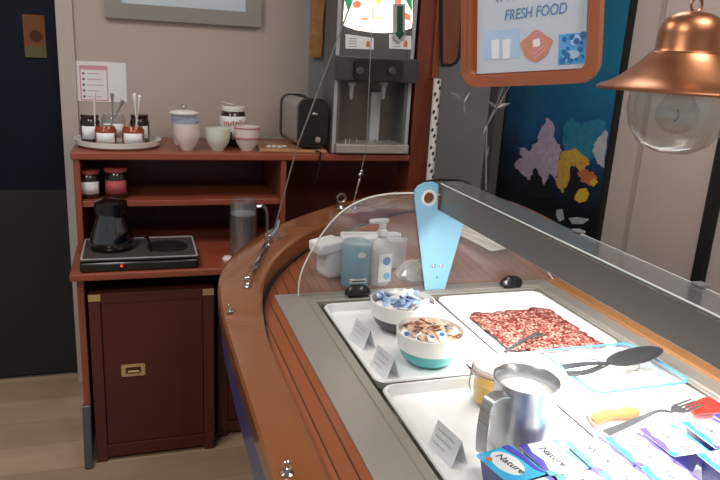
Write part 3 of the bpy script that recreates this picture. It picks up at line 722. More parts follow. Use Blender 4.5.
# clip-top jar
t = thing('clip_top_jar', 'clip top glass jar of yellow preserve behind the steel pitcher', 'jar', (.724, 1.166, FZ)); t.scale = (1.1, 1.1, 1.08)
B().lathe([(0, 0), (.046, 0), (.05, .006), (.05, .07), (.044, .078), (.041, .078), (.046, .068), (.046, .008), (0, .006)], 32).build('glass_body', 'glass', t)
B().lathe([(0, .008), (.0445, .008), (.0445, .045), (0, .045)], 32).build('preserve', 'honey', t)
B().lathe([(0, .088), (.03, .088), (.05, .084), (.053, .078), (.05, .076), (0, .08)], 32).build('lid', 'soap', t)
B().lathe([(.048, .074), (.053, .074), (.053, .079), (.048, .079)], 32).build('rubber_ring', mat('pale_seal', 'e6c9c0', .5), t)
b = B(); b.tube([(-.05, -.012, .062), (-.066, -.010, .085), (-.066, .010, .085), (-.05, .012, .062)], .0018, 6); b.tube([(-.058, 0, .088), (-.064, -.003, .05), (-.058, -.004, .03)], .002, 6)
b.tube([(.051*math.cos(i*PI/12), .051*math.sin(i*PI/12), .070) for i in range(25)], .0014, 6)
b.build('wire_clasp', 'chrome', t)
# pitcher
t = thing('milk_pitcher', 'brushed steel pitcher of milk with a strap handle on its left', 'pitcher', (.692, 1.010, FZ)); t.scale = (1.12, 1.12, 1.0)
B().lathe([(0, 0), (.049, 0), (.053, .004), (.0535, .10), (.0535, .128), (.058, .138), (.0585, .140), (.055, .139), (.049, .128), (.0485, .10), (.048, .008), (0, .006)], 56).build('body', brushed('pitcher_steel', 'c2c6ca', .3, (3, 3, 300), .8, .06), t)
B().lathe([(0, .112), (.0488, .112), (.0488, .113), (0, .113)], 40).build('milk', 'milk', t)
b = B(); P = catmull([(-.050, -.004, .120), (-.072, -.005, .126), (-.093, -.006, .116), (-.099, -.007, .06), (-.096, -.007, .012)], 4); pv = None
for i, p in enumerate(P):
    tt = (P[min(i+1, len(P)-1)]-P[max(i-1, 0)]).normalized(); nn = Vector((tt.z, 0, -tt.x))
    q = [b.bm.verts.new(p+nn*s1*.0018+Vector((0, s2*.012, 0))) for s1, s2 in ((-1, -1), (1, -1), (1, 1), (-1, 1))]
    if pv:
        for k in range(4): b.bm.faces.new((pv[k], pv[(k+1) % 4], q[(k+1) % 4], q[k]))
    else: b.bm.faces.new(q)
    pv = q
b.bm.faces.new(pv[::-1])
b.build('handle', 'satin', t, bevel=.0008)
t.rotation_euler.z = .25

# plate with salami
t = thing('salami_plate', 'flat white rectangular plate under the salami slices', 'plate', (1.009, 1.476, FZ))
B().prism([rrect(-.144, -.175, .144, .168, .02)], .004).build('plate', 'white', t, bevel=.0015)
B().prism([rrect(-.144, -.175, .144, .168, .022, 6), rrect(-.136, -.167, .136, .160, .018, 6)], .010).build('raised_rim', 'white', t, bevel=.003)
b = B()
def ss(label, x, y, z, r, tx, ty):
    pass
n = 14
proto = B(); prof = [(0, -.0009), (.038, -.0011), (.041, 0), (.038, .0011), (0, .0012)]
proto.lathe(prof, 28)
for v in proto.bm.verts:
    r_ = v.co.xy.length; a = math.atan2(v.co.y, v.co.x); v.co.z += .0016*math.sin(a*3)*(r_/.04)**2; v.co.x *= 1+.03*math.sin(a*5)
sp = proto.build('salami_slice', 'salami'); tag(sp, 'round marbled red salami slice in the rows on the white plate', 'salami slice', 'salami slices on the white plate')
first = True; idx = 0
for j in range(7):
    for i in range(6):
        x = .918+i*.036+.004*math.sin(j*2.3); y = 1.582-j*.037+.004*math.cos(i*1.9)
        if j == 6 and i < 1: continue
        k = sp if first else sp.copy()
        if not first: C.objects.link(k)
        first = False
        k.location = (x, y, FZ+.0115+.0012*((i+j) % 3)+.0009*j+.0006*i); k.rotation_euler = (-.05+random.uniform(-.03, .03), -.04+random.uniform(-.03, .03), random.uniform(0, 6)); idx += 1
# serving utensils
def tool(name, label, cat, handle_pts, r, m, head=None):
    t = thing(name, label, cat, handle_pts[0]); o = Vector(handle_pts[0])
    b = B(); pts = catmull([Vector(p)-o for p in handle_pts], 4); pv = None
    for i, p in enumerate(pts):
        tt = (pts[min(i+1, len(pts)-1)]-pts[max(i-1, 0)]).normalized(); side = tt.cross(Vector((0, 0, 1))).normalized(); up = side.cross(tt)
        w = r[0]+(r[1]-r[0])*i/(len(pts)-1)
        q = [b.bm.verts.new(p+side*s1*w+up*s2*.0018) for s1, s2 in ((-1, -1), (1, -1), (1, 1), (-1, 1))]
        if pv:
            for k in range(4): b.bm.faces.new((pv[k], pv[(k+1) % 4], q[(k+1) % 4], q[k]))
        else: b.bm.faces.new(q[::-1])
        pv = q
    b.bm.faces.new(pv); b.build('handle', m, t, bevel=.0006)
    return t
def forkhead(t, base, direc, L_, w, m, tines=4, drop=.2):
    d = Vector(direc).normalized(); side = d.cross(Vector((0, 0, 1))).normalized(); b = Vector(base)
    T = Matrix((( d.x, side.x, side.cross(d).x, b.x), (d.y, side.y, side.cross(d).y, b.y), (d.z, side.z, side.cross(d).z, b.z), (0, 0, 0, 1)))
    bb = B(); bb.prism([[(0, -.004), (L_*.2, -w*.8), (L_*.38, -w), (L_*.38, w), (L_*.2, w*.8), (0, .004)]], .002, T)
    bb.build('fork_root', m, t, bevel=.0006)
    for k in range(tines):
        y = -w+(2*w)*(k+.5)/tines; hw = w/tines*.55
        B().prism([[(L_*.37, y-hw), (L_, y-hw*.6), (L_, y+hw*.6), (L_*.37, y+hw)]], .002, T).build('tine', m, t)
a = at(505, 352, z=.905); c_ = at(533, 336, z=.915)
t = tool('serving_fork', 'black serving fork lying on the salami plate', 'fork', [a, a.lerp(c_, .5)+Vector((0, 0, .004)), c_], (.004, .005), 'darkgrey')
forkhead(t, c_-a-Vector((0, 0, .001)), at(548, 332, z=.912)-c_, .042, .014, 'darkgrey')
# clear box with blue rim
t = thing('food_box', 'clear plastic box with a pale blue rim holding white food', 'box', (1.035, 1.178, FZ))
bx0, by0, bx1, by1 = -.128, -.105, .125, .105
b = B(); o_ = rrect(bx0, by0, bx1, by1, .025, 6); i_ = rrect(bx0+.003, by0+.003, bx1-.003, by1-.003, .022, 6); bo = rrect(bx0+.012, by0+.012, bx1-.012, by1-.012, .02, 6)
def skin(b, loops):
    vs = [[b.bm.verts.new((x, y, z)) for x, y in lp] for lp, z in loops]; n = len(vs[0])
    for A, D in zip(vs, vs[1:]):
        for i in range(n): j = (i+1) % n; b.bm.faces.new((A[i], A[j], D[j], D[i]))
    return vs
vs = skin(b, [(bo, .0), (o_, .048), (i_, .048), (rrect(bx0+.015, by0+.015, bx1-.015, by1-.015, .018, 6), .003)]); b.bm.faces.new(vs[0][::-1]); b.bm.faces.new(vs[-1])
b.build('box_body', 'plasticclear', t)
B().prism([rrect(bx0-.003, by0-.003, bx1+.003, by1+.003, .027, 6), rrect(bx0+.002, by0+.002, bx1-.002, by1-.002, .024, 6)], .003, TR(0, 0, .0485)).build('rim', mat('blue_rim_plastic', '5aa9dc', .3), t)
B().prism([rrect(bx0+.018, by0+.018, bx1-.018, by1-.018, .015, 6)], .012, TR(0, 0, .004)).build('white_layer', 'milk', t, bevel=.003)
for i in range(12):
    x = 1.035-.07+(i % 4)*.052+random.uniform(-.006, .006); y = 1.178-.05+(i//4)*.045+random.uniform(-.005, .005)
    if i == 0: ch = B().lathe([(0, 0), (.017, .001), (.021, .008), (.016, .016), (0, .018)], 16, p=2.5).build('mozzarella_ball', 'milk'); tag(ch, 'white ball of cheese lying inside the blue rimmed plastic box', 'cheese', 'white cheese balls in the plastic box'); k = ch
    else: k = ch.copy(); C.objects.link(k)
    k.location = (x, y, FZ+.0175)
# two dark serving spoons resting across the box
def ladle(label, A, Bp, Cc, wide, m='darkgrey'):
    t = tool('serving_spoon', label, 'spoon', [A, A.lerp(Bp, .5)+Vector((0, 0, .003)), Bp], (.010, .004), m)
    d = (Cc-Bp); ang = math.atan2(d.y, d.x)
    T = TR(*(Bp.lerp(Cc, .5)-A)) @ RZ(ang)
    L_ = d.length/2
    B().lathe([(0, -.012), (.5, -.010), (.85, -.004), (1, .002), (.95, .002), (.8, -.002), (.45, -.007), (0, -.009)], 28, T @ Matrix.Diagonal((L_*1.1, wide, 1, 1))).build('spoon_bowl', m, t)
    return t
ladle('dark steel serving spoon across the plastic box, its bowl uppermost', at(563, 367, z=.945), at(611, 363, z=.952), at(658, 350, z=.947), .033, 'rubber')
t = tool('serving_tongs', 'dark steel serving tongs crossed under the spoon on the plastic box', 'tongs', [at(567, 374, z=.938), at(590, 371, z=.944), at(622, 357, z=.940)], (.011, .005), 'rubber')
A_ = at(567, 374, z=.938)
B().tube([at(583, 357, z=.945)-A_, at(612, 365, z=.9475)-A_], .0016).build('wire_pin', 'chrome', t)
# sausage dish
t = thing('sausage', 'bent orange sausage piece in the near tray beside the fork', 'sausage', at(615, 416, z=FZ))
P = [at(u, v, z=FZ+.013)-at(615, 416, z=FZ) for u, v in ((593, 420), (603, 416), (617, 414), (630, 413), (639, 412))]
B().tube(catmull(P, 4), [.002]+[.012+.0015*math.sin(i*.8) for i in range(15)]+[.004], 14).build('flesh', 'sausage', t)
t = thing('red_tipped_tongs', 'metal fork with a red handle lying in the near right tray', 'fork', at(606, 433, z=.885))
o = at(606, 433, z=.885)
A = [at(606, 433, z=.888), at(635, 421, z=.897), at(658, 411, z=.915), at(672, 412, z=.912)]
bb = B(); pts = catmull([p-o for p in A], 5); pv = None
for i, p in enumerate(pts):
    tt = (pts[min(i+1, len(pts)-1)]-pts[max(i-1, 0)]).normalized(); side = tt.cross(Vector((0, 0, 1))).normalized(); up = side.cross(tt); w = .010-.0065*min(1, i/(len(pts)-6)) if i < len(pts)-5 else .0035
    q = [bb.bm.verts.new(p+side*s1*w+up*s2*.0015) for s1, s2 in ((-1, -1), (1, -1), (1, 1), (-1, 1))]
    if pv:
        for k in range(4): bb.bm.faces.new((pv[k], pv[(k+1) % 4], q[(k+1) % 4], q[k]))
    else: bb.bm.faces.new(q[::-1])
    pv = q
bb.bm.faces.new(pv); bb.build('handle', 'nearfork', t)
forkhead(t, A[-1]-o, at(706, 399, z=.915)-A[-1], .085, .018, 'nearfork')
t.name = 'serving_fork'; t['label'] = 'silver serving fork beside the orange sausage in the near right tray'
t = thing('red_spatula', 'red plastic utensil handle at the right edge under the fork tines', 'utensil', at(712, 408, z=.889))
o = at(712, 408, z=.889)
b = B(); P = [at(u, v, z=.893)-o for u, v in ((684, 408), (702, 400), (722, 398), (745, 402), (745, 416), (715, 414), (694, 416))]
vs1 = [b.bm.verts.new(p) for p in P]; vs2 = [b.bm.verts.new(p+Vector((0, 0, .008))) for p in P]
b.bm.faces.new(vs1[::-1]); b.bm.faces.new(vs2)
for i in range(len(P)): j = (i+1) % len(P); b.bm.faces.new((vs1[i], vs1[j], vs2[j], vs2[i]))
b.build('blade', 'red', t, bevel=.003)
t = thing('red_tongs', 'small red tool with a clear tip left of the orange sausage', 'utensil', at(592, 424, z=FZ))
o = at(592, 424, z=FZ)
B().tube([at(587, 417, z=.886)-o, at(592, 424, z=.887)-o, at(600, 431, z=.886)-o], [.004, .005, .003]).build('arm', 'red', t)

# yogurts
YZ = FZ+.0
def yogurt(kind):
    t = thing('yogurt_pot', None, 'yogurt', (0, 0, 0), 0, 'yogurt pots on the near trays')
    b = B(); vs = skin(b, [(rrect(-.030, -.036, .030, .036, .012, 4), 0), (rrect(-.037, -.043, .037, .043, .008, 4), .052)]); b.bm.faces.new(vs[0][::-1]); b.bm.faces.new(vs[1])
    b.build('pot', 'pot', t)
    lid = B().prism([rrect(-.040, -.047, .040, .047, .006, 4)], .0014, TR(0, 0, .052)).build('lid', 'lidblue' if kind == 0 else 'foil', t)
    if kind == 0:
        B().prism([circ(-.004, .004, .024, 24, .036)], .0004, TR(0, 0, .0535)).build('white_oval', 'foil', lid)
        B().prism([[(.018, .047), (.034, .047), (.039, .02), (.036, -.02), (.039, -.047), (.028, -.03), (.026, .01)]], .0004, TR(0, 0, .0541)).build('purple_ribbon', 'purple', lid)
        B().prism([circ(-.026, .026, .006, 14)], .0004, TR(0, 0, .0541)).build('flower_mark', 'sausage', lid)
    else:
        m1 = 'cyan' if kind == 1 else 'purple'
        B().prism([[(-.040, .047), (-.022, .047), (-.029, .02), (-.023, -.005), (-.031, -.03), (-.026, -.047), (-.040, -.047)]], .0004, TR(0, 0, .0535)).build('coloured_ribbon', m1, lid)
        B().prism([[(-.040, -.047), (-.022, -.047), (-.028, -.036), (-.040, -.032)]], .0004, TR(0, 0, .0540)).build('corner_print', 'purple' if kind == 1 else 'cyan', lid)
        B().prism([[(.028, .047), (.036, .02), (.031, .0), (.037, -.03), (.033, -.047), (.040, -.047), (.040, .047)]], .0004, TR(0, 0, .0535)).build('side_print', 'purple' if kind == 1 else 'cyan', lid)
    text('Nature', .021, 'ink', lid, TR(-.001, .0, .0544) @ RZ(-PI/2+.12), depth=.0003, shear=.15)
    return t
PY = [yogurt(0), yogurt(1), yogurt(2)]; usedy = set()
spec = [(0, .592, .880, .18, 0, 'sky blue lidded yogurt pot at the left end of the yogurt rows'),
 (2, .678, .882, .05, 0, 'white lidded yogurt pot touching the foot of the steel pitcher'), (1, .765, .872, 0, 0, 'white lidded yogurt pot, third from the left in the back row'), (1, .848, .868, 0, 0, 'white lidded yogurt pot just below the sausage'),
 (2, .930, .874, -.02, .004, 'white lidded yogurt pot just below the serving fork handle'), (1, 1.018, .862, -.05, .012, 'raised white lidded yogurt pot below the fork tines'), (2, 1.104, .872, -.05, .012, 'rightmost white lidded yogurt pot of the back row'),
 (1, .606, .783, .12, 0, 'leftmost yogurt pot of the front row'), (1, .690, .785, .04, 0, 'second yogurt pot from the left in the front row'), (1, .768, .775, 0, 0, 'third yogurt pot from the left in the front row'), (1, .850, .771, 0, 0, 'fourth yogurt pot from the left in the front row'),
 (1, .965, .768, -.03, .012, 'yogurt pot right of the indigo gap in the front row'), (1, 1.050, .765, -.03, .012, 'rightmost yogurt pot of the front row')]
for kd, x, y, rz, dzz, lb in spec:
    pr = PY[kd]; k = pr if kd not in usedy else dup(pr); usedy.add(kd)
    k.location = (x, y, YZ+dzz); k.rotation_euler = (0, 0, rz); k['label'] = lb

# ================================================================== SNEEZE GUARD
GY = 1.80
arc = [(298, 298), (299, 283), (303, 268), (312, 250), (322, 234), (335, 218), (350, 206), (368, 198), (388, 194), (410, 193)]
A2 = [at(u, v, y=GY) for u, v in arc]
pts = [(p.x, p.z) for p in A2]; pts[0] = (.430, .906)
sm = catmull([(x, z, 0) for x, z in pts], 4); outl = [(p.x, p.y) for p in sm]+[(.86, 1.198), (.95, 1.165), (1.05, 1.10), (1.15, 1.03), (1.24, .955), (1.285, .906)]
sg = thing('sneeze_guard', 'curved clear glass end panel of the food display', 'glass guard', (0, 0, 0))
B().prism([outl], .006, TR(0, GY+.003, 0) @ FRONT).build('glass_panel', 'shield', sg, smooth=False)
B().tube([(x, GY, z) for x, z in outl], .0024, 8).build('polished_edge', 'edge', sg)
# bracket
bp_ = [(437, 209), (463, 224), (443, 293), (425, 293), (414, 197), (414.5, 190), (418, 185.5), (424, 182.5), (432, 181.5), (438, 184)]
bo2 = [(at(u, v, y=GY-.006).x, at(u, v, y=GY-.006).z) for u, v in bp_]
hc = at(428, 197.5, y=GY-.006)
sb = thing('guard_bracket', 'light blue bracket plate with a round hole holding the glass guard', 'bracket', (0, 0, 0))
B().prism([bo2[::-1], circ(hc.x, hc.z, .017, 20)], .006, TR(0, GY-.004, 0) @ FRONT).build('plate', 'ltblue', sb, bevel=.001, smooth=False)
B().prism([circ(hc.x, hc.z, .024, 28), circ(hc.x, hc.z, .0165, 28)], .006, TR(0, GY-.0095, 0) @ FRONT).build('ring', 'porc', sb, bevel=.001)
B().lathe([(0, 0), (.016, 0), (.016, .003), (0, .003)], 20, TR(hc.x, GY-.002, hc.z) @ FRONT).build('tube_end', 'gunwale', sb)
for (u, v) in ((433.5, 266), (441, 266), (437, 277)):
    c_ = at(u, v, y=GY-.011); B().lathe([(0, 0), (.006 if v < 270 else .003, 0), (.006 if v < 270 else .003, .002), (.003, .004), (0, .004)], 14, TR(c_.x, GY-.0102, c_.z) @ FRONT).build('screw', 'chrome', sb)
for x, nm in ((.600, 'left'), (1.108, 'right')):
    t = thing('clamp_knob', 'black round clamp knob at the %s foot of the glass panel' % nm, 'knob', (x, GY-.028, .9087))
    B().lathe([(0, -.0), (.034, .0), (.040, .004), (.036, .018), (.022, .030), (0, .034)], 28, Matrix.Diagonal((1, .45, 1, 1))).build('dome', 'black', t)
    B().box((-.030, -.014, -.003), (.030, .012, .0005)).build('base', 'matblack', t, bevel=.001)
# light canopy
cp = thing('light_canopy', 'long steel light canopy with a smoked glass shelf over the food', 'canopy', (0, 0, 0))
cy0, cy1 = .30, 1.793
part((.846, cy0, 1.153), (.856, cy1, 1.226), 'front_panel', 'canopysteel', cp, .001)
part((.856, cy0, 1.200), (.918, cy1, 1.205), 'reflector', 'canopysteel', cp, 0)
part((.910, cy0, 1.178), (.915, cy1, 1.200), 'rear_lip', 'canopysteel', cp, 0)
part((.845, cy0, 1.2262), (.934, cy1+.04, 1.232), 'glass_shelf', 'smoke', cp, .001)
part((.8435, cy0, 1.2325), (.8475, cy1, 1.2345), 'edge_trim', 'edge', cp, 0)
part((.9335, cy0, 1.2265), (.936, 1.24, 1.232), 'rear_edge_trim', 'edge', cp, 0)
for y in (1.245, .885): part((.922, y-.012, 1.2325), (.945, y+.012, 1.238), 'edge_clip', 'grey', cp, .002)
part((.870, cy0+.02, 1.192), (.900, cy1-.30, 1.1995), 'led_strip', 'led', cp, 0)
for y in (.45,): part((.86, y-.02, .905), (.90, y+.02, 1.20), 'support_post', 'satin', cp, .002)

# ---- things on the deck behind the glass
def on(x, y): return (x, y, dz(y))
t = lath('wipes_canister', 'blue cylindrical wipes canister behind the glass panel', 'canister', on(.622, 1.872), [
    ('body', 'canister', [(0, 0), (.042, 0), (.042, .125), (.040, .128), (0, .128)]),
    ('lid', mat('canister_lid', '9db8c4', .4), [(0, .128), (.041, .128), (.041, .136), (.036, .140), (0, .140)])])
B().prism([circ(.004, .105, .013, 20, .009)], .001, TR(0, -.0425, 0) @ FRONT).build('oval_logo', 'matte', t)
B().box((-.028, -.0435, .018), (.022, -.036, .030)).build('label_band', 'matte', t)
B().box((-.022, -.0440, .022), (.018, -.0430, .026)).build('text_line', 'ink', t)
t = thing('pump_bottle', 'white pump bottle of hand soap with a blue label behind the glass', 'bottle', on(.700, 1.868), .2); t.scale = (1.12, 1.1, 1.15)
B().lathe([(0, 0), (.028, 0), (.031, .006), (.031, .095), (.026, .115), (.012, .128), (.012, .136), (0, .136)], 28, sy=.8).build('body', 'soap', t)
B().lathe([(0, .136), (.014, .136), (.014, .150), (.010, .152), (.010, .168), (.0, .168)], 16).build('collar', 'porc', t)
B().box((-.040, -.010, .168), (.016, .010, .180)).build('pump_head', 'porc', t, bevel=.004)
B().box((-.020, -.0265, .012), (.020, -.0245, .088)).build('label', 'matte', t)
B().prism([circ(.004, .070, .012, 20)], .001, TR(0, -.0266, 0) @ FRONT).build('blue_disc', 'blue', t)
B().prism([circ(.006, .028, .010, 20)], .001, TR(0, -.0266, 0) @ FRONT).build('teal_disc', 'pblue', t)
t = thing('napkin_stack', 'stack of white folded napkins behind the canister and bottle', 'napkins', on(.72, 2.01), .0)
for i in range(9):
    B().box((-.10, -.055+i*.011, 0), (.10+.004*(i % 2), -.046+i*.011, .095+.006*math.sin(i*1.7)), RZ(0) @ RY(.03*math.sin(i))).build('napkin', 'matte', t, bevel=.003)
t = thing('tissue_box', 'white paper towel pack left of the blue canister', 'towels', on(.565, 1.945), .25)
B().box((-.035, -.04, 0), (.05, .04, .115)).build('pack', 'matte', t, bevel=.014)
B().box((-.055, -.046, .085), (.03, .03, .122), RY(-.12)).build('folded_flap', 'matte', t, bevel=.008)
t = thing('cutlery_bag', 'crumpled clear plastic bag right of the pump bottle', 'bag', on(.83, 1.89))
b = B(); b.lathe([(0, 0), (.055, 0), (.065, .015), (.05, .04), (.02, .055), (0, .055)], 26, sy=.7)
for v in b.bm.verts: v.co += Vector((random.uniform(-.008, .008), random.uniform(-.008, .008), random.uniform(-.0, .008)))
b.build('bag', 'soap', t, smooth=False)
# white strips fan
t = thing('paper_fan', 'fanned pile of long white strips on the deck behind the glass', 'paper', (1.135, 2.26, dz(2.26)+.004), -1.13)
for i in range(9):
    a = -.26+i*.065; T = RY(.045) @ TR(0, 0, .004+i*.0032) @ RZ(a)
    B().box((0, -.016, 0), (.27-.006*abs(i-4), .016, .004), T).build('strip', 'cream' if i % 3 == 2 else 'porc', t, bevel=.0015)
# ================================================================== RIGGING on the gunwale
def gz(y): return zc(y)
def eye(label, u, v, s=1):
    z = .95; 
    for i in range(20): p = at(u, v, z=z); z = gz(p.y)
    t = thing('deck_eye', label, 'fitting', (p.x, p.y, z))
    B().lathe([(0, 0), (.011*s, 0), (.011*s, .002), (.005*s, .004), (.004*s, .01), (0, .01)], 16).build('base', 'chrome', t)
    B().tube([(.007*s*math.cos(a*PI/6), 0, .016*s+.007*s*math.sin(a*PI/6)) for a in range(13)], .0022*s, 6).build('ring', 'chrome', t)
    return t
eye('small chrome eye bolt left on the gunwale below the turnbuckle', 230, 312, .9)
eye('chrome eye bolt nearest the bottom edge of the photo', 287, 474, 1)
eye('chrome eye bolt where the long turnbuckle starts on the gunwale', 247, 287, 1.2)
eye('chrome eye bolt on the far curve of the gunwale, left of the short turnbuckle', 341, 208, 2.3)
eye('chrome eye bolt at the foot of the short turnbuckle', 355, 208, 1.2)
z0 = zc(1.79)
A = Vector((.283, 1.79, z0+.018)); Bq = at(271, 236, y=2.10); 
def turnbuckle(label, A, Bq, r=.006, top=None):
    t = thing('turnbuckle', label, 'turnbuckle', A); d = Bq-A
    B().tube([(0, 0, 0), d*.25], r*.45, 8).build('lower_rod', 'chrome', t)
    B().tube([d*.2, d*.22, d*.5, d*.78, d*.8], [r*.7, r, r*.8, r, r*.7], 10).build('barrel', 'chrome', t)
    B().tube([d*.78, d], r*.45, 8).build('upper_rod', 'chrome', t)
    n = d.normalized(); s_ = n.orthogonal().normalized()
    B().tube([d-s_*.014, d+s_*.014], .004, 8).build('clevis_pin', 'chrome', t)
    q = n.to_track_quat('Z', 'Y').to_matrix().to_4x4()
    B().box((-.009, -.004, -.008), (.009, .004, .016), TR(*d) @ q).build('toggle', 'chrome', t, bevel=.002)
    return t
turnbuckle('long chrome turnbuckle lying along the left gunwale', A, Bq, .0085)
# shackle cluster
t = thing('shackle', 'cluster of chrome shackles where the long wire meets the gunwale', 'shackle', Bq); t.scale = (1.8, 1.8, 1.5)
B().tube([(.012*math.cos(a*PI/8)+.004, 0, .012*math.sin(a*PI/8)) for a in range(17)], .003, 6).build('bow', 'chrome', t)
B().tube([(-.016, 0, -.012), (.024, .004, -.016)], .0035, 6).build('pin', 'chrome', t)
B().tube([(.0, 0, .0), (.012, 0, .02), (.014, 0, .036)], .004, 6).build('toggle', 'chrome', t)
W1 = [Bq+Vector((.01, 0, .02)), at(297, 147, y=2.02), at(342, 27, y=1.9), at(362, -25, y=1.85)]
tag(B().tube([W1[0], W1[1], W1[2], W1[3]], .0022, 6).build('rigging_wire', 'silver'), 'long thin steel wire rising from the left gunwale past the toaster', 'wire')
y2 = 2.42
A = at(354, 203, z=zc(y2)); A.z = zc(A.y)+.012; Bq2 = at(361, 174, y=y2)
turnbuckle('short upright chrome turnbuckle on the far gunwale', A, Bq2, .005)
tag(B().tube([Bq2+Vector((0, 0, .014)), at(366, 151, y=y2), at(374, -20, y=y2)], .0014, 6).build('rigging_wire', 'silver'), 'thin steel wire rising in front of the dispenser', 'wire')
# rope
p0_, p1_ = at(437.5, 79, y=2.66), at(429.3, 185, y=2.60)
t = thing('rope', 'taut white rope with navy flecks hanging beside the post', 'rope', p1_)
d = p0_-p1_; B().tube([(0, 0, -.06), (0, 0, 0), d*.5, d], .016, 12).build('strand', 'rope', t)
b = B()
for i in range(18):
    f_ = (i+.5)/18; a_ = PI*1.5+(-.75, .45, -.1)[i % 3]; c_ = d*f_+Vector((.0145*math.cos(a_), .0145*math.sin(a_), 0)); b.lathe([(0, -.010), (.005, -.005), (.005, .005), (0, .010)], 8, TR(*c_) @ RY(.35))
b.build('navy_flecks', 'ropefleck', t)
b = B(); b.tube([(-.0, 0, 0), (0, 0, .02)], .014)
# black rail arch behind the bracket
P = [at(u, v, y=2.5) for u, v in ((417, 196), (419, 186), (430, 181), (450, 180), (464, 182), (471, 187), (473, 193))]
tag(B().tube(catmull(P, 4), .006, 8).build('black_rail', 'matblack'), 'low black rail arching over the far gunwale behind the bracket', 'rail')
# silver twig
t = thing('silver_twig', 'silver leafed metal twig standing on the far gunwale by the poster', 'ornament', at(486, 190, y=2.56))
o = t.location.copy()
def tp(u, v): return at(u, v, y=2.56)-o
b = B(); b.tube([tp(486, 190), tp(486, 152), tp(487, 125), tp(497, 108), tp(511, 84)], [.005, .004, .003, .003, .0015], 6); b.tube([tp(488, 123), tp(498, 100), tp(503, 88)], .002, 6); b.tube([tp(484, 120), tp(472, 109), tp(463, 102), tp(454, 93)], .0022, 6)
b.build('stem', 'silver', t)
def leaf(p, q, w):
    p = Vector(p); q = Vector(q); n = (q-p); s_ = n.cross(Vector((0, 1, 0))).normalized()*w; m_ = p.lerp(q, .4)
    bb = B(); a_ = [bb.bm.verts.new(v) for v in (p, m_+s_, q, m_-s_, m_+Vector((0, -w*.6, 0)), m_+Vector((0, w*.3, 0)))]
    for i, j in ((0, 1), (1, 2), (2, 3), (3, 0)):
        bb.bm.faces.new((a_[i], a_[j], a_[4])); bb.bm.faces.new((a_[j], a_[i], a_[5]))
    bb.build('leaf', 'silver', t)
for a_, c_, w_ in (((463, 102), (452, 91), .012), ((464, 104), (470, 92), .009), ((464, 103), (466, 116), .008), ((497, 108), (511, 103), .012), ((497, 108), (486, 100), .008), ((487, 125), (483, 136), .007), ((486, 160), (489, 145), .006), ((455, 96), (449, 92), .007)):
    leaf(tp(*a_), tp(*c_), w_)

# ================================================================== HANGING SIGN, DARK TRAY, LAMP
u_ = Vector((.480, -.870, .1087)).normalized(); 
bl = Vector((0, 0, H))+(MR @ Vector((463-360, 240-88, -F))).normalized()*1.28
v_ = Vector((0, 0, 1)); v_ = (v_-u_*v_.dot(u_)).normalized(); n_ = u_.cross(v_)
sgn = bpy.data.objects.new('hanging_sign', None); C.objects.link(sgn)
sgn.matrix_world = Matrix(((u_.x, v_.x, n_.x, bl.x), (u_.y, v_.y, n_.y, bl.y), (u_.z, v_.z, n_.z, bl.z), (0, 0, 0, 1)))
tag(sgn, 'hanging wooden tray used as a FRESH FOOD sign beside the copper lamp', 'sign')
inv = sgn.matrix_world.inverted()
def sp(u, v, off=0):
    """photo point on the sign's plane -> sign coordinates"""
    o = Vector((0, 0, H)); d = MR @ Vector((u-360, 240-v, -F)); pp = bl+n_*off
    t_ = (pp-o).dot(n_)/d.dot(n_); q = inv @ (o+d*t_); return (q.x, q.y)
W0 = sp(599, 84)[0]; LX, LY = sp(463, 84); 
oy = sp(530, 88)[1]
# sign frame and sheet
TH = .30
B().prism([rrect(.0, .0, W0, TH, .035, 8), rrect(.020, .020, W0-.020, TH-.02, .016, 6)], .016, TR(0, 0, -.008)).build('tray_rim', 'tray', sgn, bevel=.004)
B().prism([rrect(.018, .018, W0-.018, TH-.018, .016, 6)], .005, TR(0, 0, -.007)).build('tray_base', 'tray', sgn)
c1 = sp(477, 71, -.001); c2 = sp(585, 68, -.001)
sx0, sy0, sx1 = c1[0], min(c1[1], c2[1]), c2[0]
B().box((sx0, sy0, -.0018), (sx1, TH-.022, -.0008)).build('printed_sheet', 'sheet', sgn, smooth=False)
def img(u0, v0, u1, v1, m, nm, o=-.0007):
    a = sp(u0, v1, o); c = sp(u1, v0, o)
    return B().box((a[0], a[1], o), (c[0], c[1], o+.0003)).build(nm, m, sgn, smooth=False)
img(484, 28, 520, 60, 'sky', 'milk_picture')
img(558, 32, 587, 65, 'pblue', 'blue_picture')
b = B()
for u in (495, 506):
    a = sp(u, 60, 0); b.prism([[(a[0]-.0065, a[1]+.002), (a[0]+.0065, a[1]+.002), (a[0]+.008, a[1]+.034), (a[0]-.008, a[1]+.034)]], .0004, TR(0, 0, -.0003))
b.build('milk_glasses', 'matte', sgn)
a = sp(536, 46)
B().prism([[(a[0]+.028*math.cos(t_)*(1+.12*math.sin(5*t_)), a[1]+.023*math.sin(t_)*(1+.12*math.cos(4*t_))) for t_ in [i*PI/12 for i in range(24)]]], .0004, TR(0, 0, -.0003)).build('ham_picture', mat('salmon_print', 'c07860', .5, col2='d09a84', scale=(60, 60, 60)), sgn)
B().prism([[(a[0]-.005, a[1]-.002), (a[0]+.008, a[1]), (a[0]+.006, a[1]+.012), (a[0]-.006, a[1]+.01)]], .0004, TR(0, 0, .0002)).build('butter_square', 'matte', sgn)
a = sp(573, 48)
b = B(); b.prism([circ(a[0]+.004, a[1]+.012, .009, 14)], .0004, TR(0, 0, .0)); b.prism([circ(a[0], a[1]-.010, .012, 14, .007)], .0004, TR(0, 0, .0)); b.prism([circ(a[0]-.014, a[1]-.016, .006, 12)], .0004, TR(0, 0, 0))
b.build('ice_shapes', 'sky', sgn)
a = sp(573, 48); b = B()
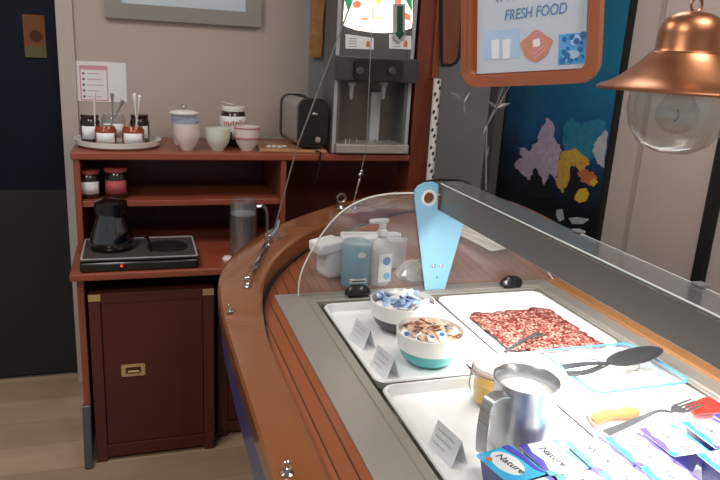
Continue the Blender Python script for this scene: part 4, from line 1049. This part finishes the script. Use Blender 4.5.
for k in range(14): b.prism([circ(a[0]+.017*math.sin(k*2.4), a[1]+.019*math.cos(k*1.7), .0028+.0015*(k % 3), 6)], .0004, TR(0, 0, .0003))
b.build('ice_specks', 'blue', sgn)
a = sp(536, 46); b = B()
for k in range(6): b.box((-.014+.003*k, -.016+.006*k, .0), (.010+.002*k, -.0135+.006*k, .0003), TR(a[0], a[1], .0002) @ RZ(.6))
b.build('ham_streaks', 'pink', sgn)
a = sp(503, 16); c = sp(568, 8); dx_, dy_ = c[0]-a[0], c[1]-a[1]
T = TR((a[0]+c[0])/2, (a[1]+c[1])/2, -.0004) @ RZ(math.atan2(dy_, dx_))
text('FRESH FOOD', .0245, 'bluetext', sgn, T, squash=math.hypot(dx_, dy_)/.150, shear=.15)
b = B()
for x_ in (-.072, -.064, -.050, -.040, -.022, -.004, .012, .022, .040): b.box((x_, .024, 0), (x_+.002, .034, .0005), T)
b.build('cut_off_lettering', 'bluetext', sgn)
for xx in (.03, W0-.03):
    B().tube([(xx, TH-.01, 0), (xx, TH+.55, 0)], .0012, 6).build('hanging_wire', 'silver', sgn)
B().tube([(.0105, .03, .009), (.0105, TH-.03, .009)], .002, 6).build('rim_moulding', 'tray', sgn)

t = thing('dark_wooden_tray', 'dark rimmed wooden tray hanging behind the post', 'tray', (1.165, 2.69, 1.545))
def X_(u, v): p = at(u, v, y=2.66); return (p.x-1.165, p.z-1.545)
pl = [X_(442, -40), X_(442, 67), X_(452, 67), X_(457, 64), X_(461, 58), X_(463, 48), X_(467, 0), X_(469, -40)]
B().prism([pl], .016, TR(0, -.012, 0) @ FRONT).build('rim', 'matblack', t, bevel=.002)
pl = [X_(443, -38), X_(443, 64), X_(451, 64), X_(455, 61), X_(457, 56), X_(458.5, 46), X_(462, 0), X_(464, -38)]
B().prism([pl], .006, TR(0, -.0275, 0) @ FRONT).build('tray_base', 'darktray', t, bevel=.001)

lp_ = Vector((0, 0, H))+(MR @ Vector((681-360, 240-92.5, -F))).normalized()*.93
t = thing('copper_pendant_lamp', 'copper pendant lamp with a clear glass globe at the upper right', 'lamp', lp_)
R_ = .0985
B().lathe([(R_, 0), (R_, .0026), (R_*.975, .005), (.084, .009), (.072, .017), (.060, .027), (.050, .036), (.044, .043), (.0425, .0455), (.0385, .047), (.0372, .050), (.0368, .068), (.0345, .078), (.029, .086), (.020, .091), (.009, .0935), (0, .094)], 64).build('shade', 'copper', t)
B().lathe([(R_*.99, .0005), (.082, .006), (.068, .014), (.055, .025), (.044, .038), (.0, .042)], 64).build('shade_lining', mat('aged_copper', '7a5238', .45, .7), t)
B().lathe([(.056, .010), (.0585, -.006), (.0590, -.022), (.054, -.044), (.041, -.062), (.022, -.072), (0, -.075)], 48).build('globe', 'globe', t)
B().lathe([(0, .04), (.020, .04), (.020, .02), (.015, .008), (0, .008)], 20).build('socket', 'porc', t)
B().lathe([(0, .01), (.012, .008), (.014, -.002), (.024, -.020), (.025, -.032), (.016, -.046), (0, -.051)], 24).build('bulb', 'bulb', t)
B().tube([(.0, 0, -.02), (.003, 0, -.03), (-.003, 0, -.035)], .001, 6).build('filament', 'silver', t)
B().tube([(.008*math.cos(a*PI/6), 0, .101+.008*math.sin(a*PI/6)) for a in range(13)], .0018, 6).build('ring', 'copper', t)
B().tube([(0, 0, .107), (.002, 0, .3), (0, 0, 2.6-lp_.z)], .003, 6).build('cord', 'matblack', t)

# ================================================================== LIGHTS
def area(name, loc, size, power, rot=(0, 0, 0), col=(1, .96, .92), sy=None):
    l = bpy.data.lights.new(name, 'AREA'); l.energy = power; l.color = col; l.shape = 'RECTANGLE'; l.size = size; l.size_y = sy or size
    o = bpy.data.objects.new(name, l); C.objects.link(o); o.location = loc; o.rotation_euler = rot; return o
area('display_strip_light', (.885, .93, 1.188), .03, 13, sy=1.1, col=(1, .97, .93))
for i, (x, y) in enumerate(((-.9, .3), (.8, .1), (-.5, 1.9), (1.1, 1.7))):  # unseen panels added overhead to brighten the room and the right wall
    t = thing('added_ceiling_light', 'unseen square light panel added overhead to brighten the room', 'ceiling light', (x, y, 2.585), 0, 'added square light panels overhead')
    B().box((-.25, -.25, 0), (.25, .25, .012)).build('diffuser', 'panel', t, smooth=False)
    area('added_ceiling_lamp', (x, y, 2.57), .5, (18, 15, 13, 5)[i])
w = bpy.data.worlds.new('w'); bpy.context.scene.world = w; w.use_nodes = True
w.node_tree.nodes['Background'].inputs[0].default_value = (.85, .92, 1, 1); w.node_tree.nodes['Background'].inputs[1].default_value = .36
vs_ = bpy.context.scene.view_settings; vs_.view_transform = 'Standard'; vs_.look = 'None'; vs_.exposure = 0; vs_.gamma = 1
